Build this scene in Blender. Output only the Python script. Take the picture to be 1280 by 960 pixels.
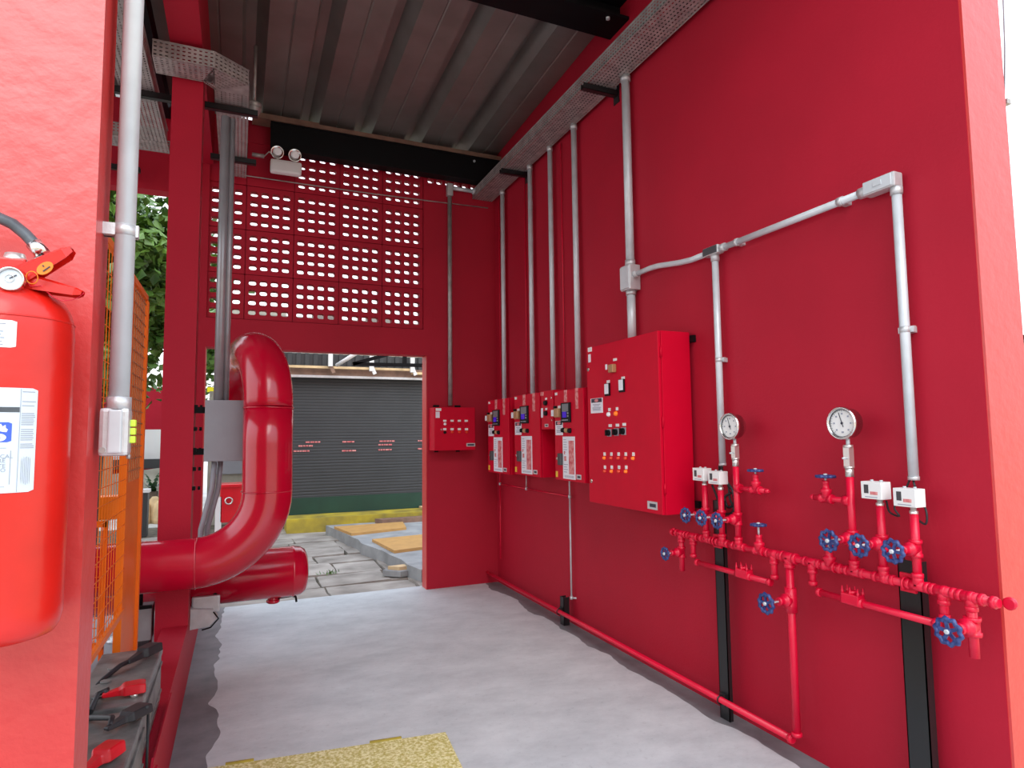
import bpy, bmesh, math, random
from mathutils import Vector, Matrix
random.seed(7)
PI = math.pi
sc = bpy.context.scene
for o in list(bpy.data.objects):
    bpy.data.objects.remove(o, do_unlink=True)
COL = sc.collection

# ------------------------------------------------------------------ camera
# metres; x runs along the back wall, y along the right wall, z up
RIGHT = Vector((0.91794875, -0.39655254, -0.01077873))
DOWN = Vector((0.02121813, 0.0762121, -0.99686584))
FWD = Vector((0.39613115, 0.91484305, 0.07837291))
FPX = 787.854
EYE = Vector((0, 0, 1.5))
cd = bpy.data.cameras.new('camera'); cam = bpy.data.objects.new('camera', cd); COL.objects.link(cam)
cd.sensor_width = 36.0; cd.lens = FPX * 36.0 / 1280.0; cd.clip_start = 0.05; cd.clip_end = 300
up = -DOWN
cam.matrix_world = Matrix(((RIGHT.x, up.x, -FWD.x, EYE.x), (RIGHT.y, up.y, -FWD.y, EYE.y), (RIGHT.z, up.z, -FWD.z, EYE.z), (0, 0, 0, 1)))
sc.camera = cam

# ------------------------------------------------------------------ light
world = bpy.data.worlds.new('overcast_sky'); sc.world = world; world.use_nodes = True
nt = world.node_tree; nt.nodes.clear()
wo = nt.nodes.new('ShaderNodeOutputWorld'); bg = nt.nodes.new('ShaderNodeBackground')
geo = nt.nodes.new('ShaderNodeNewGeometry'); sep = nt.nodes.new('ShaderNodeSeparateXYZ'); ramp = nt.nodes.new('ShaderNodeValToRGB')
tc = nt.nodes.new('ShaderNodeTexCoord')
nt.links.new(tc.outputs['Generated'], sep.inputs[0]); nt.links.new(sep.outputs['Z'], ramp.inputs[0])
ramp.color_ramp.elements[0].position = 0.0; ramp.color_ramp.elements[0].color = (0.72, 0.71, 0.69, 1)
ramp.color_ramp.elements[1].position = 0.75; ramp.color_ramp.elements[1].color = (0.98, 1.09, 1.28, 1)
nt.links.new(ramp.outputs[0], bg.inputs[0]); nt.links.new(bg.outputs[0], wo.inputs[0])
bg.inputs[1].default_value = 2.15
sd = bpy.data.lights.new('sun', 'SUN'); sun = bpy.data.objects.new('sun', sd); COL.objects.link(sun)
sd.energy = 1.5; sd.angle = math.radians(40); sd.color = (1.0, 0.96, 0.9)
sun.rotation_euler = Vector((0.22, 0.80, -0.72)).to_track_quat('-Z', 'Y').to_euler()
sc.view_settings.view_transform = 'Standard'; sc.view_settings.look = 'None'
sc.view_settings.exposure = 0.0; sc.view_settings.gamma = 1.0; sc.view_settings.use_curve_mapping = False

# ------------------------------------------------------------------ helpers
def ray(u, v):
    return RIGHT * ((u - 640) / FPX) + DOWN * ((v - 480) / FPX) + FWD
def atx(u, v, x):
    d = ray(u, v); return EYE + d * ((x - EYE.x) / d.x)
def aty(u, v, y):
    d = ray(u, v); return EYE + d * ((y - EYE.y) / d.y)
def atz(u, v, z):
    d = ray(u, v); return EYE + d * ((z - EYE.z) / d.z)

def mat(name, col, rough=0.5, metal=0.0, spec=0.5, var=0.0, vscale=3.0, bump=0.0, bscale=60.0, col2=None, detail=4.0, emit=None, estr=0.0, coat=0.0):
    m = bpy.data.materials.new(name); m.use_nodes = True
    n = m.node_tree; b = n.nodes['Principled BSDF']
    b.inputs['Base Color'].default_value = (*col, 1); b.inputs['Roughness'].default_value = rough
    b.inputs['Metallic'].default_value = metal; b.inputs['Specular IOR Level'].default_value = spec
    b.inputs['Coat Weight'].default_value = coat; b.inputs['Coat Roughness'].default_value = 0.12
    if emit: b.inputs['Emission Color'].default_value = (*emit, 1); b.inputs['Emission Strength'].default_value = estr
    tcn = n.nodes.new('ShaderNodeTexCoord')
    if var > 0 or col2:
        no = n.nodes.new('ShaderNodeTexNoise'); no.inputs['Scale'].default_value = vscale; no.inputs['Detail'].default_value = detail
        n.links.new(tcn.outputs['Object'], no.inputs['Vector'])
        r = n.nodes.new('ShaderNodeValToRGB'); r.color_ramp.elements[0].position = 0.33; r.color_ramp.elements[1].position = 0.67
        c2 = col2 or tuple(c * (1 + var) for c in col); c1 = col if col2 else tuple(c * (1 - var) for c in col)
        r.color_ramp.elements[0].color = (*c1, 1); r.color_ramp.elements[1].color = (*c2, 1)
        n.links.new(no.outputs['Fac'], r.inputs[0]); n.links.new(r.outputs[0], b.inputs['Base Color'])
    if bump > 0:
        nb = n.nodes.new('ShaderNodeTexNoise'); nb.inputs['Scale'].default_value = bscale; nb.inputs['Detail'].default_value = 5
        n.links.new(tcn.outputs['Object'], nb.inputs['Vector'])
        bp = n.nodes.new('ShaderNodeBump'); bp.inputs['Strength'].default_value = bump; bp.inputs['Distance'].default_value = 0.01
        n.links.new(nb.outputs['Fac'], bp.inputs['Height']); n.links.new(bp.outputs[0], b.inputs['Normal'])
    return m

M = {}
M['wall'] = mat('wall_paint', (0.415, 0.007, 0.026), 0.62, var=0.06, vscale=1.6, bump=0.12, bscale=90, spec=0.28)
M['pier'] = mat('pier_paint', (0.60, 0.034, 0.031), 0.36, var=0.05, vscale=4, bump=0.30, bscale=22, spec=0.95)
M['steelred'] = mat('red_enamel', (0.56, 0.001, 0.022), 0.45, var=0.03, vscale=8, bump=0.05, bscale=300, spec=0.15)
M['pipered'] = mat('red_pipe_gloss', (0.52, 0.0015, 0.024), 0.24, var=0.05, vscale=5, coat=0.5)
M['smallpipe'] = mat('red_pipe_paint', (0.68, 0.003, 0.036), 0.34, var=0.05, vscale=12, bump=0.1, bscale=120)
M['extred'] = mat('extinguisher_red', (0.62, 0.012, 0.006), 0.3, var=0.08, vscale=9, bump=0.08, bscale=40, coat=0.15)
M['galv'] = mat('galvanised', (0.60, 0.64, 0.67), 0.34, 0.15, var=0.08, vscale=10)
M['galvdull'] = mat('galvanised_dull', (0.42, 0.40, 0.38), 0.5, 0.55, var=0.2, vscale=14)
M['alu'] = mat('cast_aluminium', (0.60, 0.61, 0.62), 0.42, 0.5, var=0.08, vscale=20, bump=0.1, bscale=120)
M['paintgrey'] = mat('grey_paint', (0.27, 0.28, 0.31), 0.45, var=0.04, vscale=8)
M['conduitgrey'] = mat('dark_galvanised', (0.34, 0.35, 0.37), 0.32, 0.35, var=0.08, vscale=8)
M['white'] = mat('white_plastic', (0.80, 0.80, 0.78), 0.4)
M['paper'] = mat('paper', (0.78, 0.79, 0.84), 0.6)
M['pale'] = mat('pale_sticker', (0.60, 0.68, 0.74), 0.45)
M['black'] = mat('black_paint', (0.005, 0.005, 0.006), 0.5, spec=0.15)
M['rubber'] = mat('black_rubber', (0.02, 0.021, 0.024), 0.5, var=0.2, vscale=30)
M['strut'] = mat('black_strut', (0.012, 0.013, 0.014), 0.32)
M['darkgrey'] = mat('dark_grey_plastic', (0.05, 0.05, 0.055), 0.4)
M['battery'] = mat('battery_case', (0.07, 0.075, 0.075), 0.35, col2=(0.22, 0.225, 0.21), vscale=9, bump=0.1, bscale=60)
M['ink'] = mat('ink', (0.03, 0.03, 0.05), 0.6)
M['inkgrey'] = mat('grey_ink', (0.30, 0.33, 0.40), 0.6)
M['blueink'] = mat('blue_ink', (0.05, 0.12, 0.62), 0.5)
M['redink'] = mat('red_ink', (0.55, 0.05, 0.07), 0.5, col2=(0.75, 0.35, 0.33), vscale=40)
M['lcd'] = mat('display_grey', (0.16, 0.20, 0.21), 0.2)
M['lcdblue'] = mat('display_blue', (0.02, 0.01, 0.35), 0.2, emit=(0.03, 0.01, 0.6), estr=0.35)
M['amber'] = mat('amber_lens', (0.85, 0.16, 0.01), 0.25, emit=(1, 0.25, 0.02), estr=0.25)
M['redlens'] = mat('red_lens', (0.75, 0.05, 0.02), 0.2)
M['whitelens'] = mat('white_lens', (0.9, 0.9, 0.9), 0.2)
M['bronze'] = mat('switch_bronze', (0.45, 0.25, 0.12), 0.35, 0.3)
M['yellowst'] = mat('yellow_sticker', (0.80, 0.50, 0.03), 0.5)
M['wheel'] = mat('blue_wheel_enamel', (0.012, 0.025, 0.13), 0.35, col2=(0.05, 0.09, 0.26), vscale=60)
M['chrome'] = mat('stainless', (0.72, 0.70, 0.68), 0.18, 1.0)
M['brass'] = mat('zinc_fitting', (0.75, 0.74, 0.70), 0.3, 0.8)
M['orange'] = mat('orange_enamel', (0.85, 0.17, 0.004), 0.4, var=0.05, vscale=6)
M['tag'] = mat('orange_tag', (0.78, 0.22, 0.01), 0.35)
M['hose'] = mat('rubber_hose', (0.06, 0.07, 0.08), 0.4, var=0.3, vscale=30)
M['clampred'] = mat('red_clamp_cover', (0.60, 0.005, 0.015), 0.35, var=0.1, vscale=20)
M['bulb'] = mat('led_lamp', (0.9, 0.9, 0.9), 0.1, emit=(1, 1, 1), estr=0.05)
M['roof'] = mat('roof_steel', (0.24, 0.225, 0.205), 0.34, 0.45, var=0.10, vscale=4)
M['timber'] = mat('brown_purlin', (0.22, 0.13, 0.09), 0.6, var=0.2, vscale=9)
M['shutter'] = mat('shutter_grey', (0.045, 0.048, 0.052), 0.5, 0.2, var=0.08, vscale=2)
M['green'] = mat('dark_green', (0.008, 0.045, 0.028), 0.5, var=0.15, vscale=3)
M['yellow'] = mat('kerb_yellow', (0.55, 0.42, 0.03), 0.7, col2=(0.24, 0.19, 0.04), vscale=3.5, detail=8)
M['wood'] = mat('plywood_ochre', (0.52, 0.29, 0.09), 0.6, var=0.08, vscale=8)
M['concrete'] = mat('slab_concrete', (0.28, 0.29, 0.29), 0.8, var=0.2, vscale=4, bump=0.4, bscale=20)
M['stone'] = mat('flagstone', (0.20, 0.18, 0.155), 0.85, col2=(0.42, 0.385, 0.34), vscale=2.6, detail=8, bump=0.8, bscale=9)
M['soil'] = mat('soil_joint', (0.10, 0.085, 0.06), 0.95, var=0.4, vscale=12, bump=0.6, bscale=25)
M['yard'] = mat('yard_pavement', (0.50, 0.50, 0.47), 0.85, var=0.15, vscale=1.2, bump=0.3, bscale=10)
M['street'] = mat('forecourt_pavement', (0.56, 0.45, 0.30), 0.8, var=0.15, vscale=0.8, bump=0.3, bscale=10)
M['leaf'] = mat('leaf_green', (0.02, 0.075, 0.012), 0.4, col2=(0.16, 0.30, 0.05), vscale=1.7, detail=2)
M['leafdark'] = mat('leaf_dark_green', (0.012, 0.04, 0.012), 0.35, col2=(0.04, 0.12, 0.03), vscale=3)
M['bark'] = mat('bark', (0.10, 0.07, 0.05), 0.9, var=0.3, vscale=12, bump=0.6, bscale=20)
M['whitewall'] = mat('white_wall', (0.75, 0.75, 0.74), 0.6)
M['palewall'] = mat('weathered_pale_wall', (0.42, 0.40, 0.34), 0.8, col2=(0.26, 0.25, 0.20), vscale=2.5, detail=8)
M['signyellow'] = mat('sign_yellow', (0.85, 0.75, 0.02), 0.4)
M['fluo'] = mat('fluorescent_yellow', (0.62, 0.85, 0.06), 0.4)
M['sand'] = mat('sandstone', (0.62, 0.45, 0.25), 0.8, var=0.2, vscale=6)
M['tan'] = mat('tan_wood', (0.60, 0.30, 0.10), 0.6, var=0.1, vscale=5)
M['brick'] = mat('brown_wall', (0.40, 0.20, 0.11), 0.8, var=0.12, vscale=6)
M['slate'] = mat('dark_slate', (0.035, 0.038, 0.04), 0.5)
M['tubelight'] = mat('white_tube', (0.9, 0.9, 0.9), 0.3)
M['hydrant'] = mat('cabinet_red', (0.62, 0.01, 0.02), 0.25, var=0.05, vscale=8)
M['crate'] = mat('street_wall', (0.62, 0.55, 0.47), 0.8, var=0.1, vscale=2)

# floor paint: pale coat with an unpainted dark band along both walls
fm = bpy.data.materials.new('floor_paint'); fm.use_nodes = True; n = fm.node_tree; b = n.nodes['Principled BSDF']
def N(t, **k):
    x = n.nodes.new(t)
    for a, v in k.items(): setattr(x, a, v)
    return x
def noise(scale, det=6, rough=0.6, stretch=None):
    t = N('ShaderNodeTexCoord'); x = N('ShaderNodeTexNoise'); x.inputs['Scale'].default_value = scale; x.inputs['Detail'].default_value = det; x.inputs['Roughness'].default_value = rough
    if stretch:
        mp = N('ShaderNodeMapping'); mp.inputs['Scale'].default_value = stretch; mp.inputs['Rotation'].default_value = (0, 0, 0.5)
        n.links.new(t.outputs['Object'], mp.inputs[0]); n.links.new(mp.outputs[0], x.inputs['Vector'])
    else: n.links.new(t.outputs['Object'], x.inputs['Vector'])
    return x.outputs['Fac']
def math_(op, a, b_=None, c=None):
    x = N('ShaderNodeMath', operation=op)
    for i, v in enumerate((a, b_, c)):
        if v is None: continue
        if isinstance(v, (int, float)): x.inputs[i].default_value = v
        else: n.links.new(v, x.inputs[i])
    return x.outputs[0]
def rampn(fac, p0, c0, p1, c1):
    r = N('ShaderNodeValToRGB'); r.color_ramp.elements[0].position = p0; r.color_ramp.elements[0].color = (*c0, 1)
    r.color_ramp.elements[1].position = p1; r.color_ramp.elements[1].color = (*c1, 1); n.links.new(fac, r.inputs[0]); return r.outputs[0]
tcf = N('ShaderNodeTexCoord'); sx = N('ShaderNodeSeparateXYZ'); n.links.new(tcf.outputs['Object'], sx.inputs[0])
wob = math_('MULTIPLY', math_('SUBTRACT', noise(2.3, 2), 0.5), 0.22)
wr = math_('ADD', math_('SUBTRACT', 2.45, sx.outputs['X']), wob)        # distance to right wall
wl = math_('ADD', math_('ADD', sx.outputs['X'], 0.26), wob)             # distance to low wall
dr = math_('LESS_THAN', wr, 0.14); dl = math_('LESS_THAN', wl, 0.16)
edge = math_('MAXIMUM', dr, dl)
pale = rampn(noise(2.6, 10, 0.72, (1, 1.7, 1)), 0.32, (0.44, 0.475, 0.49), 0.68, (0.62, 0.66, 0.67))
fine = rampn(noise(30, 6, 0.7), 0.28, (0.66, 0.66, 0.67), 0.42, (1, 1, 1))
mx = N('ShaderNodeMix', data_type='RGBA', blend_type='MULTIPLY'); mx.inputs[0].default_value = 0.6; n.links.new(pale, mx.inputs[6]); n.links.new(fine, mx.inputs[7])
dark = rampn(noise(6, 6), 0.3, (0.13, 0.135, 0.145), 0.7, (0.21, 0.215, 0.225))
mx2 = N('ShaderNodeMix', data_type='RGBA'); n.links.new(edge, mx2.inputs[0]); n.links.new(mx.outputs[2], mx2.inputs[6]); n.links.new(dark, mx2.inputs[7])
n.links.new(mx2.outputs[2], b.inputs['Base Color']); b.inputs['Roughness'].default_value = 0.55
bp = N('ShaderNodeBump'); bp.inputs['Strength'].default_value = 0.3; bp.inputs['Distance'].default_value = 0.004; n.links.new(noise(14, 8), bp.inputs['Height']); n.links.new(bp.outputs[0], b.inputs['Normal'])
M['floor'] = fm
# yellow hatch plate: gritty paint
ym = bpy.data.materials.new('gritty_yellow'); ym.use_nodes = True; n = ym.node_tree; b = n.nodes['Principled BSDF']
c = rampn(noise(75, 3, 0.6), 0.40, (0.50, 0.43, 0.10), 0.62, (0.85, 0.80, 0.45)); n.links.new(c, b.inputs['Base Color']); b.inputs['Roughness'].default_value = 0.6
bp = N('ShaderNodeBump'); bp.inputs['Strength'].default_value = 0.7; bp.inputs['Distance'].default_value = 0.006; n.links.new(noise(75, 3), bp.inputs['Height']); n.links.new(bp.outputs[0], b.inputs['Normal'])
M['grit'] = ym

LOC = {}
class MB:
    def __init__(s): s.bm = bmesh.new()
    def quad(s, pts):
        vs = [s.bm.verts.new(Vector(p)) for p in pts]
        try: s.bm.faces.new(vs)
        except ValueError: pass
        return s
    def box(s, x0, x1, y0, y1, z0, z1):
        v = [s.bm.verts.new((x, y, z)) for z in (z0, z1) for y in (y0, y1) for x in (x0, x1)]
        for f in ((0, 2, 3, 1), (4, 5, 7, 6), (0, 1, 5, 4), (2, 6, 7, 3), (0, 4, 6, 2), (1, 3, 7, 5)):
            s.bm.faces.new([v[i] for i in f])
        return s
    def bbox(s, x0, x1, y0, y1, z0, z1, r=0.004):      # chamfered box
        b = bmesh.new(); t = MB.__new__(MB); t.bm = b; t.box(x0, x1, y0, y1, z0, z1)
        bmesh.ops.bevel(b, geom=b.edges[:], offset=r, segments=2, affect='EDGES', profile=0.6)
        s.merge(b); return s
    def merge(s, b, mtx=None):
        mp = {}
        for v in b.verts: mp[v] = s.bm.verts.new(mtx @ v.co if mtx else v.co)
        for f in b.faces:
            try:
                g = s.bm.faces.new([mp[v] for v in f.verts]); g.smooth = f.smooth
            except ValueError: pass
        b.free()
    def obox(s, c, ax, ay, az):                         # oriented box: centre, half-vectors
        c = Vector(c); v = [s.bm.verts.new(c + ax * i + ay * j + az * k) for k in (-1, 1) for j in (-1, 1) for i in (-1, 1)]
        for f in ((0, 2, 3, 1), (4, 5, 7, 6), (0, 1, 5, 4), (2, 6, 7, 3), (0, 4, 6, 2), (1, 3, 7, 5)):
            s.bm.faces.new([v[i] for i in f])
        return s
    def bar(s, p, q, w, h=None, up=Vector((0, 0, 1))):
        p = Vector(p); q = Vector(q); d = q - p; h = h or w
        dn = d.normalized(); a = dn.cross(up)
        if a.length < 1e-3: a = dn.cross(Vector((0, 1, 0)))
        a.normalize(); u = a.cross(dn)
        return s.obox((p + q) / 2, d / 2, a * w / 2, u * h / 2)
    def lathe(s, o, ax, prof, n=16, caps=True):         # prof: list of (t along axis, radius)
        o = Vector(o); ax = Vector(ax).normalized(); a = ax.orthogonal().normalized(); bb = ax.cross(a)
        rings = []
        for t, r in prof:
            rings.append([s.bm.verts.new(o + ax * t + (a * math.cos(2 * PI * i / n) + bb * math.sin(2 * PI * i / n)) * max(r, 1e-5)) for i in range(n)])
        for k in range(len(rings) - 1):
            for i in range(n):
                f = s.bm.faces.new((rings[k][i], rings[k][(i + 1) % n], rings[k + 1][(i + 1) % n], rings[k + 1][i])); f.smooth = True
        if caps:
            s.bm.faces.new(rings[0][::-1]); s.bm.faces.new(rings[-1])
        return s
    def cyl(s, p, q, r, n=12, r2=None):
        p = Vector(p); q = Vector(q)
        return s.lathe(p, q - p, [(0, r), ((q - p).length, r if r2 is None else r2)], n)
    def tube(s, pts, r, n=8, caps=True):
        pts = [Vector(p) for p in pts]; rings = []; a = None
        for i, p in enumerate(pts):
            d = (pts[min(i + 1, len(pts) - 1)] - pts[max(i - 1, 0)]).normalized()
            if a is None: a = d.orthogonal().normalized()
            else: a = (a - d * a.dot(d)).normalized()
            bb = d.cross(a)
            rings.append([s.bm.verts.new(p + (a * math.cos(2 * PI * k / n) + bb * math.sin(2 * PI * k / n)) * r) for k in range(n)])
        for k in range(len(rings) - 1):
            for i in range(n):
                f = s.bm.faces.new((rings[k][i], rings[k][(i + 1) % n], rings[k + 1][(i + 1) % n], rings[k + 1][i])); f.smooth = True
        if caps:
            s.bm.faces.new(rings[0][::-1]); s.bm.faces.new(rings[-1])
        return s
    def torus(s, c, ax, R, r, n=20, m=6, scallop=0, amp=0):
        c = Vector(c); ax = Vector(ax).normalized(); a = ax.orthogonal().normalized(); bb = ax.cross(a); rings = []
        for i in range(n):
            t = 2 * PI * i / n; d = a * math.cos(t) + bb * math.sin(t); RR = R + (amp * math.cos(scallop * t) if scallop else 0)
            rings.append([s.bm.verts.new(c + d * (RR + r * math.cos(2 * PI * k / m)) + ax * r * math.sin(2 * PI * k / m)) for k in range(m)])
        for i in range(n):
            for k in range(m):
                f = s.bm.faces.new((rings[i][k], rings[(i + 1) % n][k], rings[(i + 1) % n][(k + 1) % m], rings[i][(k + 1) % m])); f.smooth = True
        return s
    def prism(s, poly, ext):                            # polygon of 3-D points pushed along ext
        ext = Vector(ext); a = [s.bm.verts.new(Vector(p)) for p in poly]; c = [s.bm.verts.new(Vector(p) + ext) for p in poly]; k = len(a)
        s.bm.faces.new(a[::-1]); s.bm.faces.new(c)
        for i in range(k): s.bm.faces.new((a[i], a[(i + 1) % k], c[(i + 1) % k], c[i]))
        return s
    def build(s, name, m, parent=None, fix=True, **kw):
        if fix: bmesh.ops.recalc_face_normals(s.bm, faces=s.bm.faces[:])
        if kw.pop('split', False):
            seen = set(); last = None
            for v0 in s.bm.verts:
                if v0 in seen: continue
                isl = [v0]; seen.add(v0)
                for v in isl:
                    for e in v.link_edges:
                        w = e.other_vert(v)
                        if w not in seen: seen.add(w); isl.append(w)
                p = MB(); mp = {v: p.bm.verts.new(v.co) for v in isl}
                for f in {f for v in isl for f in v.link_faces}:
                    g = p.bm.faces.new([mp[v] for v in f.verts]); g.smooth = f.smooth
                last = p.build(name, m, parent, **kw)
            s.bm.free(); return last
        off = LOC.get(parent.name, Vector((0, 0, 0))) if parent else Vector((0, 0, 0))
        loc = Vector((0, 0, 0))
        if parent is None:
            if s.bm.verts:
                xs = [v.co for v in s.bm.verts]
                loc = Vector(((min(v.x for v in xs) + max(v.x for v in xs)) / 2, (min(v.y for v in xs) + max(v.y for v in xs)) / 2, min(v.z for v in xs)))
            if kw.get('world'): loc = Vector((0, 0, 0))
            off = loc
        for v in s.bm.verts: v.co -= off
        me = bpy.data.meshes.new(name); s.bm.to_mesh(me); s.bm.free()
        o = bpy.data.objects.new(name, me); COL.objects.link(o)
        me.materials.append(M[m] if isinstance(m, str) else m)
        if parent: o.parent = parent; LOC[o.name] = off
        else: o.location = loc; LOC[o.name] = loc
        for k in ('label', 'category', 'group', 'kind'):
            if kw.get(k): o[k] = kw[k]
        return o
def thing(name, label, cat, loc, group=None):
    o = bpy.data.objects.new(name, None); COL.objects.link(o); o.location = Vector(loc); o.empty_display_size = 0.1
    LOC[o.name] = Vector(loc); o['label'] = label; o['category'] = cat
    if group: o['group'] = group
    return o
def instance(mesh, name, loc, parent, rot=None, scale=None):
    o = bpy.data.objects.new(name, mesh); COL.objects.link(o); o.parent = parent
    o.location = Vector(loc) - LOC.get(parent.name, Vector((0, 0, 0)))
    if rot: o.rotation_euler = rot
    if scale: o.scale = scale
    LOC[o.name] = Vector(loc)
    return o
def text_bm(body, size, mp, bold=0.0):                  # lettering as a mesh, mp maps (x,y)->3-D point
    cu = bpy.data.curves.new('t', 'FONT'); cu.body = body; cu.size = size; cu.align_x = 'CENTER'; cu.align_y = 'CENTER'; cu.offset = bold; cu.resolution_u = 2
    to = bpy.data.objects.new('t', cu); COL.objects.link(to)
    dg = bpy.context.evaluated_depsgraph_get(); me = bpy.data.meshes.new_from_object(to.evaluated_get(dg))
    bm = bmesh.new(); bm.from_mesh(me)
    for v in bm.verts: v.co = mp(v.co.x, v.co.y)
    bpy.data.objects.remove(to); bpy.data.curves.remove(cu); bpy.data.meshes.remove(me)
    return bm

XW = 2.45      # right wall face
YB = 6.07      # back wall face
XL = -0.26     # room face of the low wall on the left
# ------------------------------------------------------------------ the setting
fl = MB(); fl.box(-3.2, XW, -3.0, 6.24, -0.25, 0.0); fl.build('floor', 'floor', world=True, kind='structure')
g = MB(); g.box(-40, 60, -45, -3.0, -0.3, -0.06); g.build('ground', 'street', world=True, kind='structure')
g = MB(); g.box(XW, 60, -3.0, 45, -0.3, -0.08); g.build('ground', 'street', world=True, kind='structure')
g = MB(); g.box(-40, -3.2, -3.0, 45, -0.3, -0.05); g.box(-3.2, XW, 12.6, 45, -0.3, -0.05); g.build('ground', 'yard', world=True, kind='structure')
wr_ = MB(); wr_.box(XW, XW + 0.235, 1.395, 6.4, -0.2, 5.2); wall_right = wr_.build('wall_right', 'wall', world=True, kind='structure')
# end face of the right wall has the coarse outdoor coat
er = MB(); er.box(XW + 0.002, XW + 0.235, 1.385, 1.396, -0.2, 5.2); er.build('wall_end', 'pier', wall_right)

def quadlook(): pass
wb = MB()
wb.box(1.705, XW, YB, YB + 0.15, -0.2, 4.02)                 # pier right of the doorway
wb.box(1.705, XW, YB, YB + 0.15, 4.165, 4.40); wb.box(1.672, 1.705, YB, YB + 0.15, 2.285, 4.40)
wb.box(-0.285, 1.672, YB, YB + 0.15, 2.285, 2.545)            # lintel
wb.box(-0.285, 1.672, YB, YB + 0.15, 4.19, 4.40)
wb.box(-0.52, -0.285, YB, YB + 0.15, -0.2, 4.40)              # pier left of the doorway
wb.box(-3.2, -0.52, YB, YB + 0.15, 3.63, 4.40)                # lintel of the left bay
wall_back = wb.build('wall_back', 'wall', world=True, kind='structure')
rv = MB(); rv.box(1.699, 1.706, YB + .002, YB + 0.148, -0.05, 2.284); rv.build('lit_reveal', 'pier', wall_back)  # jamb face: yard light put into the colour by the paler pier red
rv = MB(); rv.box(-0.286, -0.279, YB + .002, YB + 0.148, -0.05, 2.284); rv.build('lit_reveal', 'pier', wall_back)  # left jamb, brightened by colour the same way
# perforated ventilation blocks
def block_mesh(nx, nz, w, h, solid=False):
    b = bmesh.new(); T = 0.075; hw = 0.032; hh = 0.0245; y0 = 0.004; y1 = y0 + T; e = 0.004
    xs = [-w / 2 + e]; pitch = 0.0935 if nx == 4 else w / nx
    pz = 0.0905
    cxs = [(i - (nx - 1) / 2) * pitch for i in range(nx)]; czs = [(k - (nz - 1) / 2) * pz for k in range(nz)]
    xs = [-w / 2 + e] + [v for c_ in cxs for v in (c_ - hw, c_ + hw)] + [w / 2 - e]
    zs = [-h / 2 + e] + [v for c_ in czs for v in (c_ - hh, c_ + hh)] + [h / 2 - e]
    def F(p): 
        b.faces.new([b.verts.new(q) for q in p])
    for i in range(len(xs) - 1):
        for k in range(len(zs) - 1):
            hole = (i % 2 == 1 and k % 2 == 1)
            xa, xb, za, zb = xs[i], xs[i + 1], zs[k], zs[k + 1]
            if not hole:
                F([(xa, y0, za), (xb, y0, za), (xb, y0, zb), (xa, y0, zb)]); F([(xa, y1, za), (xa, y1, zb), (xb, y1, zb), (xb, y1, za)])
            else:                                            # rounded tunnel
                n_ = 12; cx_, cz_ = (xa + xb) / 2, (za + zb) / 2
                def se(t):
                    c_, s_ = math.cos(t), math.sin(t); p_ = 0.55
                    return (cx_ + hw * math.copysign(abs(c_) ** p_, c_), cz_ + hh * math.copysign(abs(s_) ** p_, s_))
                ring = [se(PI / 4 + 2 * PI * j / n_) for j in range(n_)]
                for j in range(n_):
                    a_, c2 = ring[j], ring[(j + 1) % n_]
                    F([(a_[0], y0, a_[1]), (a_[0], y1, a_[1]), (c2[0], y1, c2[1]), (c2[0], y0, c2[1])])
                cor = [(xb, zb), (xa, zb), (xa, za), (xb, za)]
                for q in range(4):                           # corner fill between ring and cell
                    seg = ring[q * 3:q * 3 + 4] if q * 3 + 4 <= n_ else ring[q * 3:] + ring[:q * 3 + 4 - n_]
                    c0 = cor[q]; c1 = cor[(q + 1) % 4]
                    for y_ in (y0, y1):
                        F([(c0[0], y_, c0[1])] + [(p_[0], y_, p_[1]) for p_ in seg] + [(c1[0], y_, c1[1])])
    W_, H_ = w / 2 - e, h / 2 - e
    for p in ([(-W_, y0, -H_), (-W_, y1, -H_), (W_, y1, -H_), (W_, y0, -H_)], [(-W_, y0, H_), (W_, y0, H_), (W_, y1, H_), (-W_, y1, H_)],
              [(-W_, y0, -H_), (-W_, y0, H_), (-W_, y1, H_), (-W_, y1, -H_)], [(W_, y0, -H_), (W_, y1, -H_), (W_, y1, H_), (W_, y0, H_)]): F(p)
    me = bpy.data.meshes.new('block'); b.to_mesh(me); b.free(); me.materials.append(M['wall']); return me
bme = block_mesh(4, 4, 0.413, 0.412)
sb = MB(); sb.box(-0.2025, 0.2025, 0.004, 0.079, -0.202, 0.202); so = sb.build('block', 'wall', wall_back); solid_me = so.data; bpy.data.objects.remove(so)
for k in range(4):
    for i in range(5):
        x = 1.46 - 0.413 * i + 0.004; z = 2.547 + 0.206 + 0.412 * k
        instance(solid_me if (k == 3 and i >= 3) else bme, 'block', (x, YB + 0.012, z), wall_back)
sme = block_mesh(4, 1, 0.372, 0.145)
for i in range(2): instance(sme, 'block', (1.705 + 0.186 + 0.372 * i, YB + 0.012, 4.0925), wall_back)
# mortar behind the joints
mo = MB()
for k in range(5): mo.box(-0.4, 1.7, YB + 0.03, YB + 0.07, 2.540 + 0.412 * k, 2.555 + 0.412 * k)
for i in range(6): mo.box(1.66 - 0.413 * i, 1.676 - 0.413 * i, YB + 0.03, YB + 0.07, 2.545, 4.19)
mo.build('mortar_joint', 'wall', wall_back)

lw = MB(); lw.box(-0.40, XL, 1.52, YB, -0.2, 0.355); lw.build('wall_left', 'wall', world=True, kind='structure')
cl = MB(); cl.box(-0.44, XL - .001, 4.414, 4.60, 0.355, 3.93); cl.box(-0.44, -.40, 4.414, 4.60, 0, 0.355); cl.box(-0.44, XL, 1.52, YB, 3.93, 4.50)
cl.build('trim_1', 'wall', world=True, kind='structure')
fp = MB(); fp.box(-2.2, XL, 1.40, 1.52, -0.2, 4.7); fp.build('wall_front', 'pier', world=True, kind='structure')

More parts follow.
